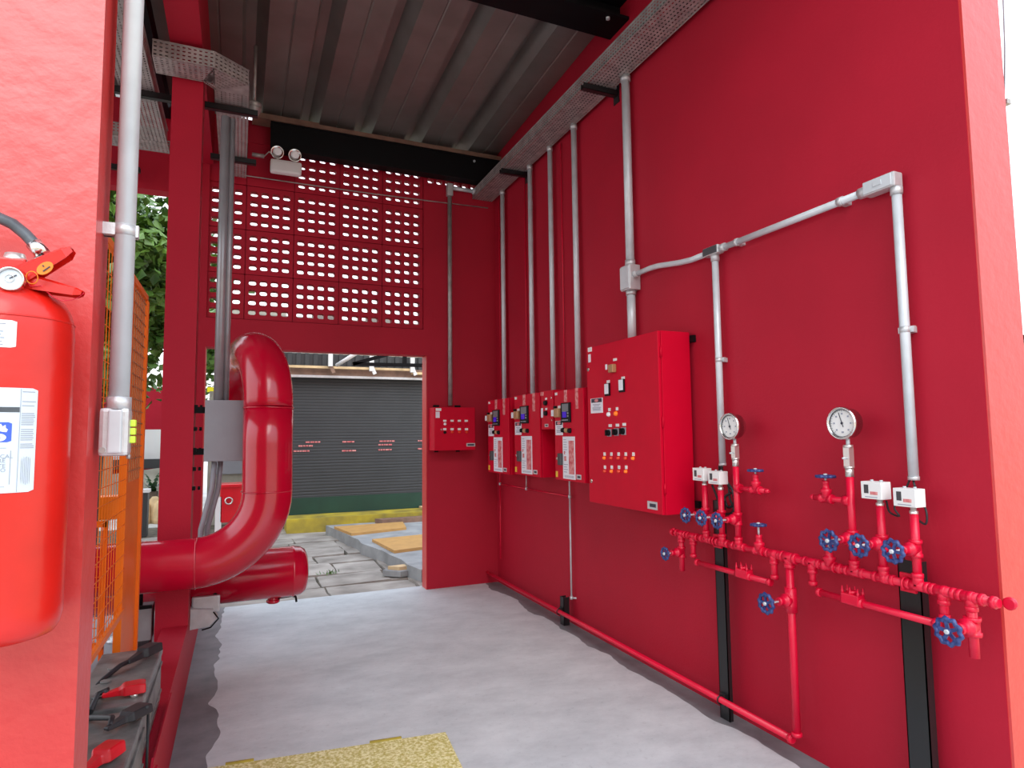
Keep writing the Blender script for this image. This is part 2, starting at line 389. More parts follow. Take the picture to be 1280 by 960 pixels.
# corrugated roof deck
def roof_z(y): return 4.44 + 0.05 * (5.9 - y)
rb = MB(); pts = []
x = 0.016 - 0.4967 * 7
while x < 2.9:
    pts += [(x - 0.055, 0.0), (x - 0.03, 0.11), (x + 0.04, 0.11), (x + 0.12, 0.0), (x + 0.275, 0.0), (x + 0.285, 0.008), (x + 0.295, 0.0)]; x += 0.4967
pts = [p for p in pts if p[0] < XW + 0.3]
for a_, c_ in zip(pts[:-1], pts[1:]):
    for dz in (0.0,):
        v = [rb.bm.verts.new(q) for q in ((a_[0], 1.0, roof_z(1.0) + a_[1]), (c_[0], 1.0, roof_z(1.0) + c_[1]), (c_[0], 6.26, roof_z(6.26) + c_[1]), (a_[0], 6.26, roof_z(6.26) + a_[1]))]
        rb.bm.faces.new(v)
bmesh.ops.remove_doubles(rb.bm, verts=rb.bm.verts[:], dist=1e-4)
ceil = rb.build('ceiling', 'roof', world=True, kind='structure')
sm = ceil.modifiers.new('thickness', 'SOLIDIFY'); sm.thickness = 0.004; sm.offset = 1

# beams and purlins
t = thing('steel_beam', 'black steel beam under the roof above the perforated block wall', 'beam', (1.2, 5.98, 4.08))
m_ = MB(); m_.box(0.205, XW, 5.89, 5.90, 4.085, 4.335); m_.box(0.205, XW, 5.88, 6.0, 4.325, 4.337); m_.box(0.205, XW, 5.88, 6.0, 4.083, 4.095); m_.build('web', 'black', t)
m_ = MB(); m_.box(0.05, 0.62, 5.86, 6.02, 4.337, 4.385); m_.box(0.60, XW, 5.87, 6.02, 4.337, 4.375); m_.build('packing_board', 'timber', t)
m_ = MB()
for xx in (2.15,): m_.cyl((xx, 5.88, 4.28), (xx, 5.868, 4.28), 0.012, 8)
m_.build('bolt', 'galv', t)
t = thing('steel_beam', 'wide black steel beam at the top of the picture over the cable tray', 'beam', (1.2, 3.62, 4.39))
m_ = MB(); m_.box(-3.0, XW, 3.52, 3.77, 4.385, 4.405); m_.box(-3.0, XW, 3.63, 3.66, 4.40, 4.54); m_.box(-3.0, XW, 3.52, 3.77, 4.54, 4.548); m_.build('web', 'black', t)
m_ = MB(); m_.cyl((2.30, 3.56, 4.39), (2.30, 3.56, 4.37), 0.014, 8); m_.build('bolt', 'galv', t)
m_ = MB(); m_.box(-0.72, -0.60, 1.6, 6.0, 4.25, 4.40); m_.build('steel_beam', 'black', label='black steel joist over the left bay beside the cable trays', category='beam')

# ------------------------------------------------------------------ perforated cable trays
def perf(mb, o, U, V, nu, nv, fu=0.50, fv=0.30):
    U = Vector(U) / nu; V = Vector(V) / nv; o = Vector(o)
    for i in range(nu):
        for j in range(nv):
            a = o + U * i + V * j; c = [a, a + U, a + U + V, a + V]; m0 = a + U * 0.5 + V * 0.5
            h = [m0 - U * fu / 2 - V * fv / 2, m0 + U * fu / 2 - V * fv / 2, m0 + U * fu / 2 + V * fv / 2, m0 - U * fu / 2 + V * fv / 2]
            cv = [mb.bm.verts.new(p) for p in c]; hv = [mb.bm.verts.new(p) for p in h]
            for k in range(4): mb.bm.faces.new((cv[k], cv[(k + 1) % 4], hv[(k + 1) % 4], hv[k]))
def tray_run(root, p, q, w, h, side, pitch=0.028, cut=0.0):
    """p,q: lower edge of the near side; side: unit vector across the tray"""
    p = Vector(p); q = Vector(q); d = q - p; L = d.length; s_ = Vector(side) * w; nu = max(2, int(L / pitch)); z = Vector((0, 0, h))
    m_ = MB(); perf(m_, p, d, s_, nu, max(3, int(w / 0.025))); m_.build('tray_base', 'galvdull', root, fix=False)
    for base in (p, p + s_):
        dd = d * (1 - (cut if base is not p else 0) / L)
        m_ = MB(); perf(m_, base, dd, z, nu, 4); m_.bar(base + z, base + dd + z, 0.012, 0.006); m_.bar(base, base + dd, 0.004, 0.004)
        m_.build('side_rail', 'galvdull', root, fix=False)
t = thing('cable_tray', 'perforated galvanised cable tray running high along the right wall', 'cable tray', (2.3, 4.0, 3.96))
tray_run(t, (2.195, 1.5, 3.955), (2.195, 6.06, 3.955), 0.215, 0.085, (1, 0, 0))
m_ = MB(); m_.box(2.2, 2.4, 1.6, 6.0, 3.965, 3.975); 
cbm = MB()
for i, xx in enumerate((2.22, 2.25, 2.285, 2.31, 2.345, 2.38)):
    cbm.tube([(xx + 0.006 * math.sin(k * 1.3 + i), 1.55 + k * 0.45, 3.985 + 0.004 * math.cos(k + i)) for k in range(11)], 0.011, 6)
cbm.build('cable_bundle', 'rubber', label='black cables lying in the cable tray on the right wall', category='cables')
m_.bm.free()
ZT = 3.80
t = thing('cable_tray', 'perforated cable tray crossing in front of the red column and bending back', 'cable tray', (-0.2, 4.3, ZT))
tray_run(t, (-0.53, 4.19, ZT), (-0.19, 4.19, ZT), 0.20, 0.10, (0, 1, 0), 0.030, cut=.08)
# 45 degree bend
m_ = MB(); a1, a2, b1, b2 = Vector((-0.19, 4.19, ZT)), Vector((-0.265, 4.39, ZT)), Vector((0.010, 4.33, ZT)), Vector((-0.195, 4.47, ZT))
for i in range(8):
    for j in range(8):
        def L_(u, v): return a1.lerp(b1, u).lerp(a2.lerp(b2, u), v)
        c = [L_(i / 8, j / 8), L_((i + 1) / 8, j / 8), L_((i + 1) / 8, (j + 1) / 8), L_(i / 8, (j + 1) / 8)]
        ce = sum(c, Vector()) / 4; U = (c[1] - c[0]) * 0.28; V = (c[3] - c[0]) * 0.17
        h = [ce - U - V, ce + U - V, ce + U + V, ce - U + V]; cv = [m_.bm.verts.new(p) for p in c]; hv = [m_.bm.verts.new(p) for p in h]
        for k in range(4): m_.bm.faces.new((cv[k], cv[(k + 1) % 4], hv[(k + 1) % 4], hv[k]))
m_.quad([(.010, 4.33, ZT), (.010, 4.47, ZT), (-.195, 4.47, ZT)]); m_.build('tray_bend', 'galvdull', t, fix=False)
m_ = MB(); perf(m_, (.010, 4.33, ZT), (0, .14, 0), (0, 0, .10), 5, 4); m_.build('side_rail', 'galvdull', t, fix=False)
m_ = MB(); perf(m_, a1, b1 - a1, (0, 0, 0.10), 8, 4); m_.bar(a1 + Vector((0, 0, .1)), b1 + Vector((0, 0, .1)), 0.012, 0.006); m_.bar(a1, b1, 0.004, 0.004); m_.build('side_rail', 'galvdull', t, fix=False)
tray_run(t, (-0.195, 4.47, ZT), (-0.195, 5.95, ZT), 0.205, 0.10, (1, 0, 0))
t = thing('cable_tray', 'perforated cable tray left of the red column, behind the grey conduit', 'cable tray', (-0.62, 4.5, ZT))
tray_run(t, (-0.77, 2.6, ZT), (-0.77, 5.45, ZT), 0.205, 0.10, (1, 0, 0))
tray_run(t, (-1.6, 5.45, ZT), (-0.565, 5.45, ZT), 0.20, 0.10, (0, 1, 0))

def strut_u(mb, p, q, w=0.041, h=0.041, open_dir=Vector((0, 0, 1))):
    p = Vector(p); q = Vector(q); d = (q - p).normalized(); a = d.cross(open_dir).normalized()
    mb.obox((p + q) / 2 - open_dir * (h / 2 - 0.0015), (q - p) / 2, a * w / 2, open_dir * 0.0015)
    for s_ in (-1, 1): mb.obox((p + q) / 2 + a * s_ * (w / 2 - 0.0015), (q - p) / 2, a * 0.0015, open_dir * h / 2)
def bracket(y, x0, label):
    t = thing('wall_bracket', label, 'bracket', (XW, y, 3.93))
    m_ = MB(); strut_u(m_, (x0, y, 3.93), (XW - 0.004, y, 3.93)); m_.build('arm', 'strut', t)
    m_ = MB(); m_.box(XW - 0.006, XW, y - 0.035, y + 0.035, 3.86, 4.0); m_.build('back_plate', 'strut', t)
    m_ = MB(); m_.lathe((XW - 0.006, y, 3.975), (-1, 0, 0), [(0, .012), (.01, .012), (.012, .004)], 8); m_.build('bolt', 'galv', t)
bracket(3.70, 2.165, 'black channel bracket holding the tray beside the thickest wall conduit')
bracket(5.24, 2.175, 'black channel bracket holding the tray near the back corner')
def lbracket(y, x0, x1, label, z=ZT - 0.025):
    t = thing('wall_bracket', label, 'bracket', (x0, y, z)); m_ = MB(); strut_u(m_, (x0, y, z), (x1, y, z)); m_.build('arm', 'strut', t)
    m_ = MB(); m_.lathe((x0 + .12, y - 0.02, z), (0, -1, 0), [(0, .01), (.01, .01), (.012, .003)], 8); m_.build('bolt', 'galv', t)
lbracket(4.66, -0.98, 0.075, 'long black channel crossing behind the red column under two trays')
lbracket(5.52, -0.26, 0.085, 'short black channel under the tray beside the emergency light')
lbracket(3.60, -1.1, -0.50, 'black channel at top left under the near end of the left tray', ZT + 0.12)
lbracket(5.9, -1.2, -0.80, 'black channel end with a bolt, low on the left bay lintel', 3.72)

# ------------------------------------------------------------------ wall conduits
XC = XW - 0.045
def vconduit(u_top, v_top, u_bot, v_bot, r, label, top_z=None, bot_z=None, x=XC):
    a = atx(u_top, v_top, x); b_ = atx(u_bot, v_bot, x); y = (a.y + b_.y) / 2; z1 = top_z or a.z; z0 = bot_z or b_.z
    t = thing('conduit', label, 'conduit', (x, y, z0), 'galvanised conduits on the right wall')
    m_ = MB(); m_.cyl((x, y, z0), (x, y, z1), r, 16); m_.build('tube', 'galv', t)
    m_ = MB(); m_.cyl((x, y, z1 - 0.03), (x, y, z1 + 0.006), r * 1.22, 16); m_.cyl((x, y, z0), (x, y, z0 + 0.02), r * 1.15, 16); m_.build('locknut', 'alu', t, split=True)
    return t, y, z0, z1
def clamp(t, y, z, r, x=XC, name='clamp'):
    m_ = MB(); m_.cyl((x, y, z - 0.012), (x, y, z + 0.012), r * 1.15, 16); m_.box(x + r * 0.6, XW, y - r * 1.1, y + r * 1.1, z - 0.012, z + 0.012); m_.box(x + r * .4, x + r * 1.2, y - r * 1.9, y + r * 1.9, z - 0.012, z + 0.012); m_.build(name, 'alu', t)
vconduit(628, 236, 630.5, 498, 0.022, 'grey conduit to the control cabinet nearest the back corner', 3.95, 1.79)
vconduit(662.5, 202, 665.5, 490, 0.022, 'grey conduit to the middle red controller cabinet', 3.95, 1.79)
vconduit(688, 178, 691, 487, 0.021, 'grey conduit to the small red box between two controllers', 3.95, 1.79)
vconduit(718.5, 147, 721.5, 482, 0.023, 'grey conduit down to the controller next to the largest cabinet', 3.95, 1.79)
tbig, ybig, _, _ = vconduit(781, 85, 788, 325, 0.029, 'thickest grey conduit, ending in a junction box above the largest cabinet', 3.95, 2.62)
# junction box with cover
jz0, jz1 = 2.45, 2.62
m_ = MB(); m_.bbox(XC - 0.045, XC + 0.042, ybig - 0.055, ybig + 0.055, jz0, jz1, .006); m_.build('junction_box', 'alu', tbig)
m_ = MB(); m_.bbox(XC - 0.052, XC - 0.045, ybig - 0.05, ybig + 0.05, jz0 + .01, jz1 - .01, .002); m_.build('cover_plate', 'galv', tbig)
m_ = MB(); m_.cyl((XC, ybig, jz0 - 0.03), (XC, ybig, jz0), 0.034, 16); m_.cyl((XC, ybig, jz1), (XC, ybig, jz1 + 0.04), 0.035, 16); m_.cyl((XC, ybig - 0.055, 2.55), (XC, ybig - 0.09, 2.55), 0.024, 14); m_.build('hub', 'alu', tbig)
m_ = MB(); m_.cyl((XC, ybig, 2.09), (XC, ybig, jz0 - .02), 0.029, 16); m_.build('tube', 'galv', tbig)
# horizontal run with T body and elbow body
R_ = 0.0170
pT = atx(895, 313, XC); pE = atx(1108, 230, XC); zH = 2.50; yT = 2.70; yE = pE.y
t = thing('conduit', 'horizontal grey conduit from the junction box to the elbow fitting at upper right', 'conduit', (XC, yT, zH), 'galvanised conduits on the right wall')
m_ = MB(); m_.tube([(XC, ybig - 0.08, 2.55), (XC, ybig - 0.22, 2.55), (XC, ybig - 0.30, 2.545), (XC, yT + 0.3, 2.51), (XC, yT + 0.2, zH), (XC, yT + 0.06, zH)], R_, 12); m_.build('tube', 'galv', t)
m_ = MB(); m_.cyl((XC, yT - 0.04, zH), (XC, yE + 0.07, zH), R_, 14); m_.build('tube', 'galv', t)
m_ = MB(); m_.bbox(XC - .026, XC + .02, yT - 0.05, yT + 0.07, zH - .024, zH + .024, .006); m_.cyl((XC, yT - 0.085, zH), (XC, yT - .05, zH), .023, 12); m_.cyl((XC, yT, zH - .055), (XC, yT, zH - .02), .024, 12); m_.build('tee_fitting', 'alu', t)
m_ = MB(); m_.bbox(XC - .031, XC - .026, yT - 0.045, yT + 0.065, zH - .02, zH + .02, .002); m_.build('cover_plate', 'darkgrey', t)
m_ = MB(); m_.cyl((XC, yT - .16, zH), (XC, yT - .18, zH), .021, 12); m_.bar((XC, yT - .17, zH), (XW, yT - .17, zH), .03, .03); m_.cyl((XC, yE + .2, zH), (XC, yE + .225, zH), .021, 12); m_.bar((XC, yE + .21, zH), (XW, yE + .21, zH), .03, .03); m_.build('clamp', 'alu', t, split=True)
m_ = MB(); m_.bbox(XC - .032, XC + .022, yE - 0.055, yE + 0.085, zH - .03, zH + .03, .007); m_.cyl((XC, yE + .08, zH), (XC, yE + .12, zH), .024, 12); m_.build('elbow_fitting', 'alu', t)
m_ = MB(); m_.bbox(XC - .038, XC - .032, yE - 0.045, yE + 0.078, zH - .025, zH + .025, .002); m_.bbox(XC - .042, XC - .038, yE - .005, yE + .03, zH - .008, zH + .012, .001); m_.build('cover_plate', 'galv', t)
def drop(y, z1, z0, label, zc):
    t = thing('conduit', label, 'conduit', (XC, y, z0), 'galvanised conduits on the right wall')
    m_ = MB(); m_.cyl((XC, y, z0), (XC, y, z1), R_ + .0015, 14); m_.build('tube', 'galv', t)
    m_ = MB(); m_.cyl((XC, y, z0), (XC, y, z0 + .015), R_ * 1.2, 14); m_.build('locknut', 'alu', t, split=True)
    m_ = MB(); m_.cyl((XC, y, z1 - .03), (XC, y, z1), R_ * 1.35, 14); m_.build('locknut', 'alu', t, split=True)
    clamp(t, y, zc, R_)
drop(yT, zH - .03, atx(901, 582, XC).z, 'grey conduit dropping from the tee fitting to the left pair of pressure switches', atx(898, 450, XC).z)
yE2 = atx(1131, 412, XC).y
drop(yE2, zH - .03, atx(1140, 600, XC).z, 'grey conduit dropping from the elbow fitting to the right pair of pressure switches', atx(1131, 412, XC).z)
# back wall conduit and short link to tray
p0 = aty(560.5, 238, YB - .045); p1 = aty(564.5, 507, YB - .045); yb = YB - .045; xb = (p0.x + p1.x) / 2
t = thing('conduit', 'grey conduit on the back wall rising from the small control box', 'conduit', (xb, yb, p1.z))
m_ = MB(); m_.cyl((xb, yb, p1.z), (xb, yb, p0.z), .022, 14); m_.build('tube', 'galvdull', t)
m_ = MB(); m_.bbox(xb - .03, xb + .03, yb - .03, yb + .03, p0.z - .06, p0.z + .07, .008); m_.build('elbow_fitting', 'alu', t)
m_ = MB(); m_.cyl((xb + .02, yb, p0.z + .03), (2.20, yb, p0.z + .03), .020, 12); m_.cyl((2.185, yb, p0.z + .03), (2.215, yb, p0.z + .03), .03, 12); m_.build('tube', 'galv', t)
# thin bare line strung along the back wall
w0 = aty(290, 217, YB - .02); w1 = aty(610, 260, YB - .02)
m_ = MB(); m_.tube([w0 + Vector((-.1, 0, .01)), w0, w0.lerp(w1, .25) + Vector((0, 0, -.008)), w0.lerp(w1, .5) + Vector((0, 0, -.012)), w0.lerp(w1, .75) + Vector((0, 0, -.008)), w1], .0055, 6)
m_.build('thin_tube', 'galvdull', label='thin bare tube strung across the perforated block wall', category='tube')

# thin impulse tubes by the cabinets
def thin(pts, label, r=.006, m='brass', fit=True):
    t = thing('impulse_tube', label, 'tube', pts[-1], 'thin metal tubes beside the controllers')
    m_ = MB()
    for a, b_ in zip(pts[:-1], pts[1:]): m_.cyl(a, b_, r, 8)
    m_.build('tube', m, t)
    if fit:
        m_ = MB()
        for p in pts[1:-1]: m_.lathe(Vector(p) + Vector((0, 0, -.014)), (0, 0, 1), [(0, .008), (.004, .013), (.024, .013), (.028, .008)], 8)
        if len(pts) > 2: m_.build('fitting', 'alu', t)
        else: m_.bm.free()
xt = XW - .03
yA = atx(625, 600, xt).y; yBm = atx(658, 605, xt).y; yC = atx(712, 610, xt).y
zh = atx(670, 613, xt).z
thin([(xt, yA, 1.16), (xt, yA, zh), (xt, yA, .26)], 'thin red tube dropping down beside the back corner', .006, 'smallpipe')
thin([(xt, yBm, 1.16), (xt, yBm, zh + .002)], 'short thin tube below the middle controller', .006, 'alu', False)
thin([(xt, yA - .02, zh), (xt, yBm, zh), (xt, yC, zh)], 'thin bare tube joining the tubes under the three controllers', .006, 'smallpipe')
zlow = atx(716, 748, xt).z
thin([(xt, yC, 1.16), (xt, yC, zh), (xt, yC, zlow), (xt + .028, yC - .03, zlow)], 'thin bare tube below the third controller ending in an elbow at the wall', .007, 'galv')
for (u0, v0, u1, v1, lb) in ((626, 240, 626, 496, 'thin red line left of the first wall conduit'), (656, 205, 659, 490, 'thin red line left of the second wall conduit'), (704, 172, 706, 482, 'thin red line left of the fourth wall conduit')):
    a = atx(u0, v0, XW - .012); b_ = atx(u1, v1, XW - .012); m_ = MB(); m_.cyl((XW - .012, b_.y, 1.8), (XW - .012, b_.y, 3.93), .005, 6)
    m_.build('thin_line', 'smallpipe', label=lb, category='tube', group='thin lines beside the conduits')

# ------------------------------------------------------------------ red cabinets
def plate(parent, name, x, yc, zc, w, h, m, th=.003):   # faces -x, centred
    b = MB(); b.box(x - th, x, yc - w / 2, yc + w / 2, zc - h / 2, zc + h / 2); return b.build(name, m, parent)
def knob_x(parent, name, x, y, z, r, L, m, n=12):
    b = MB(); b.lathe((x, y, z), (-1, 0, 0), [(0, r * 1.15), (L * .3, r * 1.15), (L * .35, r), (L * .9, r * .9), (L, r * .6)], n); return b.build(name, m, parent)
XF = 2.20
y0, y1, z0, z1 = 2.965, 3.775, 1.030, 2.085
t = thing('control_cabinet', 'largest red control cabinet, with rows of pilot lights, on the right wall', 'control cabinet', (XF + .12, 3.37, z0))
m_ = MB(); m_.bbox(XF + .022, XW - .022, y0, y1, z0, z1, .004); m_.build('cabinet', 'steelred', t)
m_ = MB(); m_.bbox(XF, XF + .02, y0 + .001, y1, z0 + .002, z1 - .002, .004); door = m_.build('door', 'steelred', t)
for fz in (.12, .5, .86):
    zz = z1 - (z1 - z0) * fz; m_ = MB(); m_.cyl((XF + .016, y0 - .006, zz - .03), (XF + .016, y0 - .006, zz + .03), .006, 8); m_.build('hinge', 'steelred', t)
m_ = MB()
for yy, zz in ((y0 + .02, z1 - .04), (y0 + .02, z0 + .05), (y1 - .03, z1 - .04), (y1 - .03, z0 + .05)): 
    m_.box(XW - .022, XW, yy - .05, yy + .03, zz - .02, zz + .02)
m_.build('mounting_lug', 'black', t, split=True)
X = XF
def P(u, v, x=XF): return atx(u, v, x)
def face(nm, u, v, w, h, m, par=door, x=X, th=.003):
    p = P(u, v, x); return plate(par, nm, x, p.y, p.z, w, h, m, th)
face('name_tag', 737.5, 437, .05, .03, 'white'); face('name_tag', 737, 448, .03, .055, 'paper')
# rotary isolator
p = P(767, 460); b_ = MB(); b_.bbox(X - .03, X, p.y - .032, p.y + .022, p.z - .03, p.z + .022, .004); b_.build('isolator_switch', 'bronze', door)
face('name_tag', 769, 449.5, .04, .016, 'white'); p = P(763, 459); plate(door, 'name_tag', X - .03, p.y, p.z, .02, .035, 'paper')
for u, v in ((760, 487), (778, 482)):
    p = P(u, v); b_ = MB(); b_.bbox(X - .01, X, p.y - .030, p.y + .030, p.z - .041, p.z + .041, .003); bz = b_.build('meter', 'black', door)
    q = P(u, v, X - .011); plate(door, 'meter_face', X - .0105, p.y + .002, p.z + .004, .046, .066, 'paper', .002)
for u, v in ((760.5, 477), (779, 472.5)): face('name_tag', u, v, .035, .018, 'white')
# danger sticker
def danger(par, x, yc, zc, w, h):
    plate(par, 'warning_sticker', x, yc, zc, w, h, 'paper', .0015)
    plate(par, 'sticker_header', x - .0016, yc, zc + h * .34, w * .86, h * .26, 'ink', .0008)
    b = MB(); b.lathe((x - .0025, yc, zc + h * .34), (-1, 0, 0), [(0, h * .1), (.0006, h * .1)], 14)
    for v in b.bm.verts: v.co.y = yc + (v.co.y - yc) * 2.6
    b.build('sticker_oval', 'redink', par)
    b = MB()
    for dz, ww in ((.08, .62), (-.02, .45), (-.14, .7), (-.22, .62), (-.30, .66)): b.box(x - .0024, x - .0015, yc - w * ww / 2, yc + w * ww / 2, zc + h * dz - h * .022, zc + h * dz + h * .022)
    b.build('sticker_print', 'inkgrey', par)
p = P(746, 507); danger(door, X, p.y, p.z, .155, .105 if False else .10)
for u, v, mm in ((761.5, 518, 'whitelens'), (770.5, 517, 'amber')):
    p = P(u, v); knob_x(door, 'pilot_light', X, p.y, p.z, .014, .016, mm)
for u, v in ((762, 512), (771.5, 511)): face('name_tag', u, v, .025, .02, 'white')
for u, v in ((762, 541), (771, 540), (780, 539)):
    p = P(u, v); b_ = MB(); b_.bbox(X - .006, X, p.y - .024, p.y + .024, p.z - .024, p.z + .024, .002); b_.build('switch_plate', 'paintgrey', door)
    b_ = MB(); b_.lathe((X - .006, p.y, p.z), (-1, 0, 0), [(0, .02), (.012, .019), (.014, .015)], 14); b_.box(X - .034, X - .018, p.y - .005, p.y + .005, p.z - .019, p.z + .019); b_.build('selector_switch', 'black', door)
for u, v in ((763, 532), (772, 531.5), (780.5, 530.5)): face('name_tag', u, v, .036, .018, 'white')
for k, (us, vt, vb) in enumerate((((756, 764.5, 773.5, 782.5, 792), 567.5, 572.5), ((756.5, 765, 774, 783), 584, 589))):
    for u in us:
        dv = 0.012 * (u - 756); p = P(u, vt + dv * .6); plate(door, 'name_tag', X, p.y, p.z, .024, .022, 'white')
        p = P(u, vb + dv); knob_x(door, 'pilot_light', X, p.y, p.z, .010, .016, 'redlens' if (u + k) % 2 else 'amber', 10)
for u, v in ((735.5, 462), (739.5, 601)):
    p = P(u, v); b_ = MB(); b_.lathe((X, p.y, p.z), (-1, 0, 0), [(0, .014), (.004, .014), (.005, .01)], 14); b_.build('lock', 'chrome', door)
def nameplate(par, x, yc, zc, w, h):
    plate(par, 'nameplate', x, yc, zc, w, h, 'alu', .002)
    b = MB(); b.box(x - .0028, x - .002, yc - w * .36, yc - w * .14 + w * .4, zc - h * .22, zc + h * .22); b.build('nameplate_print', 'ink', par)
p = P(817, 632); nameplate(door, X, p.y + .01, p.z, .095, .045)

# three pump controllers
def controller(y0, y1, z0, z1, label):
    t = thing('pump_controller', label, 'control cabinet', (XF + .12, (y0 + y1) / 2, z0), 'pump controllers with posters')
    m_ = MB(); m_.bbox(XF + .02, XW - .015, y0, y1, z0, z1, .004); m_.build('cabinet', 'steelred', t)
    m_ = MB(); m_.bbox(XF, XF + .018, y0 + .002, y1 - .002, z0 + .002, z1 - .002, .004); d = m_.build('door', 'steelred', t)
    W = y1 - y0; H = z1 - z0
    def fy(a): return y1 - a * W          # a: 0 far .. 1 near
    def fz(b): return z1 - b * H
    def pl(nm, a, b, w, h, m, th=.003, x=X): return plate(d, nm, x, fy(a), fz(b), w * W, h * H, m, th)
    pl('name_tag', .08, .035, .08, .03, 'white'); pl('name_tag', .42, .07, .10, .13, 'redink'); pl('name_tag', .80, .11, .09, .22, 'redink')
    m_ = MB(); m_.bbox(X - .012, X, fy(.60), fy(.28), fz(.36), fz(.145), .003); m_.build('display_unit', 'black', d)
    plate(d, 'screen', X - .012, fy(.44), fz(.20), .22 * W, .085 * H, 'lcd', .001); plate(d, 'screen', X - .012, fy(.41), fz(.275), .14 * W, .065 * H, 'lcdblue', .001)
    m_ = MB()
    for k in range(2): m_.box(X - .014, X - .012, fy(.555), fy(.515), fz(.262 + .03 * k) - .006, fz(.262 + .03 * k) + .006)
    for k in range(5): m_.box(X - .014, X - .012, fy(.34 + .045 * k) - .006, fy(.34 + .045 * k) + .006, fz(.335) - .005, fz(.335) + .005)
    m_.build('key', 'paintgrey', d, split=True)
    m_ = MB(); m_.bbox(X - .03, X, fy(.25), fy(.10), fz(.30), fz(.20), .005); m_.build('isolator_switch', 'bronze', d)
    pl('name_tag', .04, .25, .07, .07, 'paper', .03); pl('name_tag', .19, .185, .10, .03, 'white')
    m_ = MB(); m_.bbox(X - .02, X, fy(.10), fy(.04), fz(.20), fz(.17), .003); m_.build('catch', 'black', d)
    danger(d, X, fy(.17), fz(.42), .27 * W, .16 * H)
    for k, a in enumerate((.33, .45, .56)):
        knob_x(d, 'selector_switch', X, fy(a), fz(.445 + .003 * k), .017, .022, 'black' if k != 1 else 'bronze')
    # poster
    pl('poster', .50, .745, .42, .46, 'paper', .0015)
    m_ = MB(); m_.box(X - .0022, X - .0016, fy(.68), fy(.50), fz(.92), fz(.56)); m_.build('poster_picture', 'redink', d)
    m_ = MB(); random.seed(3)
    for k in range(14):
        zz = fz(.55 + .027 * k); L = random.uniform(.08, .15)
        if k in (6, 7, 8, 9): continue
        m_.box(X - .0022, X - .0016, fy(.32 + L), fy(.32), zz - .0022, zz + .0022)
    for k in range(3): m_.box(X - .0022, X - .0016, fy(.66), fy(.34), fz(.94 + .008 * k) - .0012, fz(.94 + .008 * k) + .0012)
    m_.build('poster_print', 'inkgrey', d)
    m_ = MB(); m_.box(X - .0023, X - .0016, fy(.37), fy(.33), fz(.71), fz(.675)); m_.box(X - .0023, X - .0016, fy(.41), fy(.34), fz(.78), fz(.73)); m_.build('poster_icon', 'redink', d)
    m_ = MB(); m_.bbox(X - .022, X, fy(.29), fy(.17), fz(.83), fz(.70), .006); m_.build('door_handle', 'darkgrey', d)
    m_ = MB(); m_.lathe((X, fy(.08), fz(.76)), (-1, 0, 0), [(0, .011), (.005, .011), (.006, .008)], 12); m_.build('lock', 'chrome', d, split=True)
    pl('yellow_sticker', .055, .935, .075, .065, 'yellowst', .001)
    nameplate(d, X, fy(.82), fz(.94), .14 * W + .005, .05 * H)
controller(5.165, 5.675, 1.135, 1.82, 'red pump controller nearest the back corner, poster on its door')
controller(4.535, 5.04, 1.148, 1.828, 'red pump controller in the middle of the three, left of the small box')
controller(3.835, 4.275, 1.15, 1.818, 'red pump controller beside the largest cabinet')
t = thing('control_box', 'small red box with two switches between two pump controllers', 'control box', (2.3, 4.4, 1.53))
m_ = MB(); m_.bbox(XF + .012, XW - .01, 4.295, 4.505, 1.528, 1.832, .004); m_.build('cabinet', 'steelred', t)
m_ = MB(); m_.bbox(XF, XF + .01, 4.297, 4.503, 1.53, 1.83, .003); d = m_.build('door', 'steelred', t)
plate(d, 'name_tag', X, 4.48, 1.81, .05, .03, 'redink')
for zz in (1.735, 1.655):
    b_ = MB(); b_.lathe((X, 4.41, zz), (-1, 0, 0), [(0, .02), (.02, .018)], 12); b_.build('selector_switch', 'black', d); plate(d, 'name_tag', X, 4.41, zz + .033, .03, .016, 'white')
plate(d, 'name_tag', X, 4.485, 1.66, .03, .075, 'paper'); nameplate(d, X, 4.41, 1.56, .06, .024)
m_ = MB()
for zz in (1.77, 1.60): m_.cyl((X, 4.315, zz), (X - .006, 4.315, zz), .008, 8)
m_.build('lock', 'chrome', d, split=True)

# control box on the back wall
yf = YB - .20
a = aty(543, 509, yf); b_ = aty(594, 563, yf); bx0, bx1, bz1, bz0 = a.x, b_.x, a.z, b_.z + .005
t = thing('control_box', 'square red control box with small pilot lights on the back wall beside the doorway', 'control box', ((bx0 + bx1) / 2, YB - .1, bz0))
m_ = MB(); m_.bbox(bx0, bx1, yf + .015, YB - .012, bz0, bz1, .004); m_.build('cabinet', 'steelred', t)
m_ = MB(); m_.bbox(bx0, bx1, yf, yf + .013, bz0, bz1, .004); d = m_.build('door', 'steelred', t)
def py(nm, u, v, w, h, m, th=.003):
    p = aty(u, v, yf); b = MB(); b.box(p.x - w / 2, p.x + w / 2, yf - th, yf, p.z - h / 2, p.z + h / 2); return b.build(nm, m, d)
py('name_tag', 548, 512, .055, .026, 'white'); py('name_tag', 547, 518.5, .04, .06, 'paper')
for u in (556, 565, 574, 582.7): py('name_tag', u, 526 + .0 * u, .032, .018, 'white')
for u in (556, 565, 574, 583): py('name_tag', u, 536.5, .032, .02, 'white')
for u, v, mm in ((556, 530, 'whitelens'), (556, 540.5, 'black'), (565, 540, 'redlens'), (574, 540, 'redlens'), (583, 540, 'redlens'), (565, 529.5, 'steelred'), (574, 529.5, 'steelred'), (583, 529.5, 'steelred')):
    p = aty(u, v, yf); m_ = MB(); m_.lathe((p.x, yf, p.z), (0, -1, 0), [(0, .014), (.015, .013), (.018, .008)], 12); m_.build('pilot_light' if mm != 'black' else 'selector_switch', mm, d)
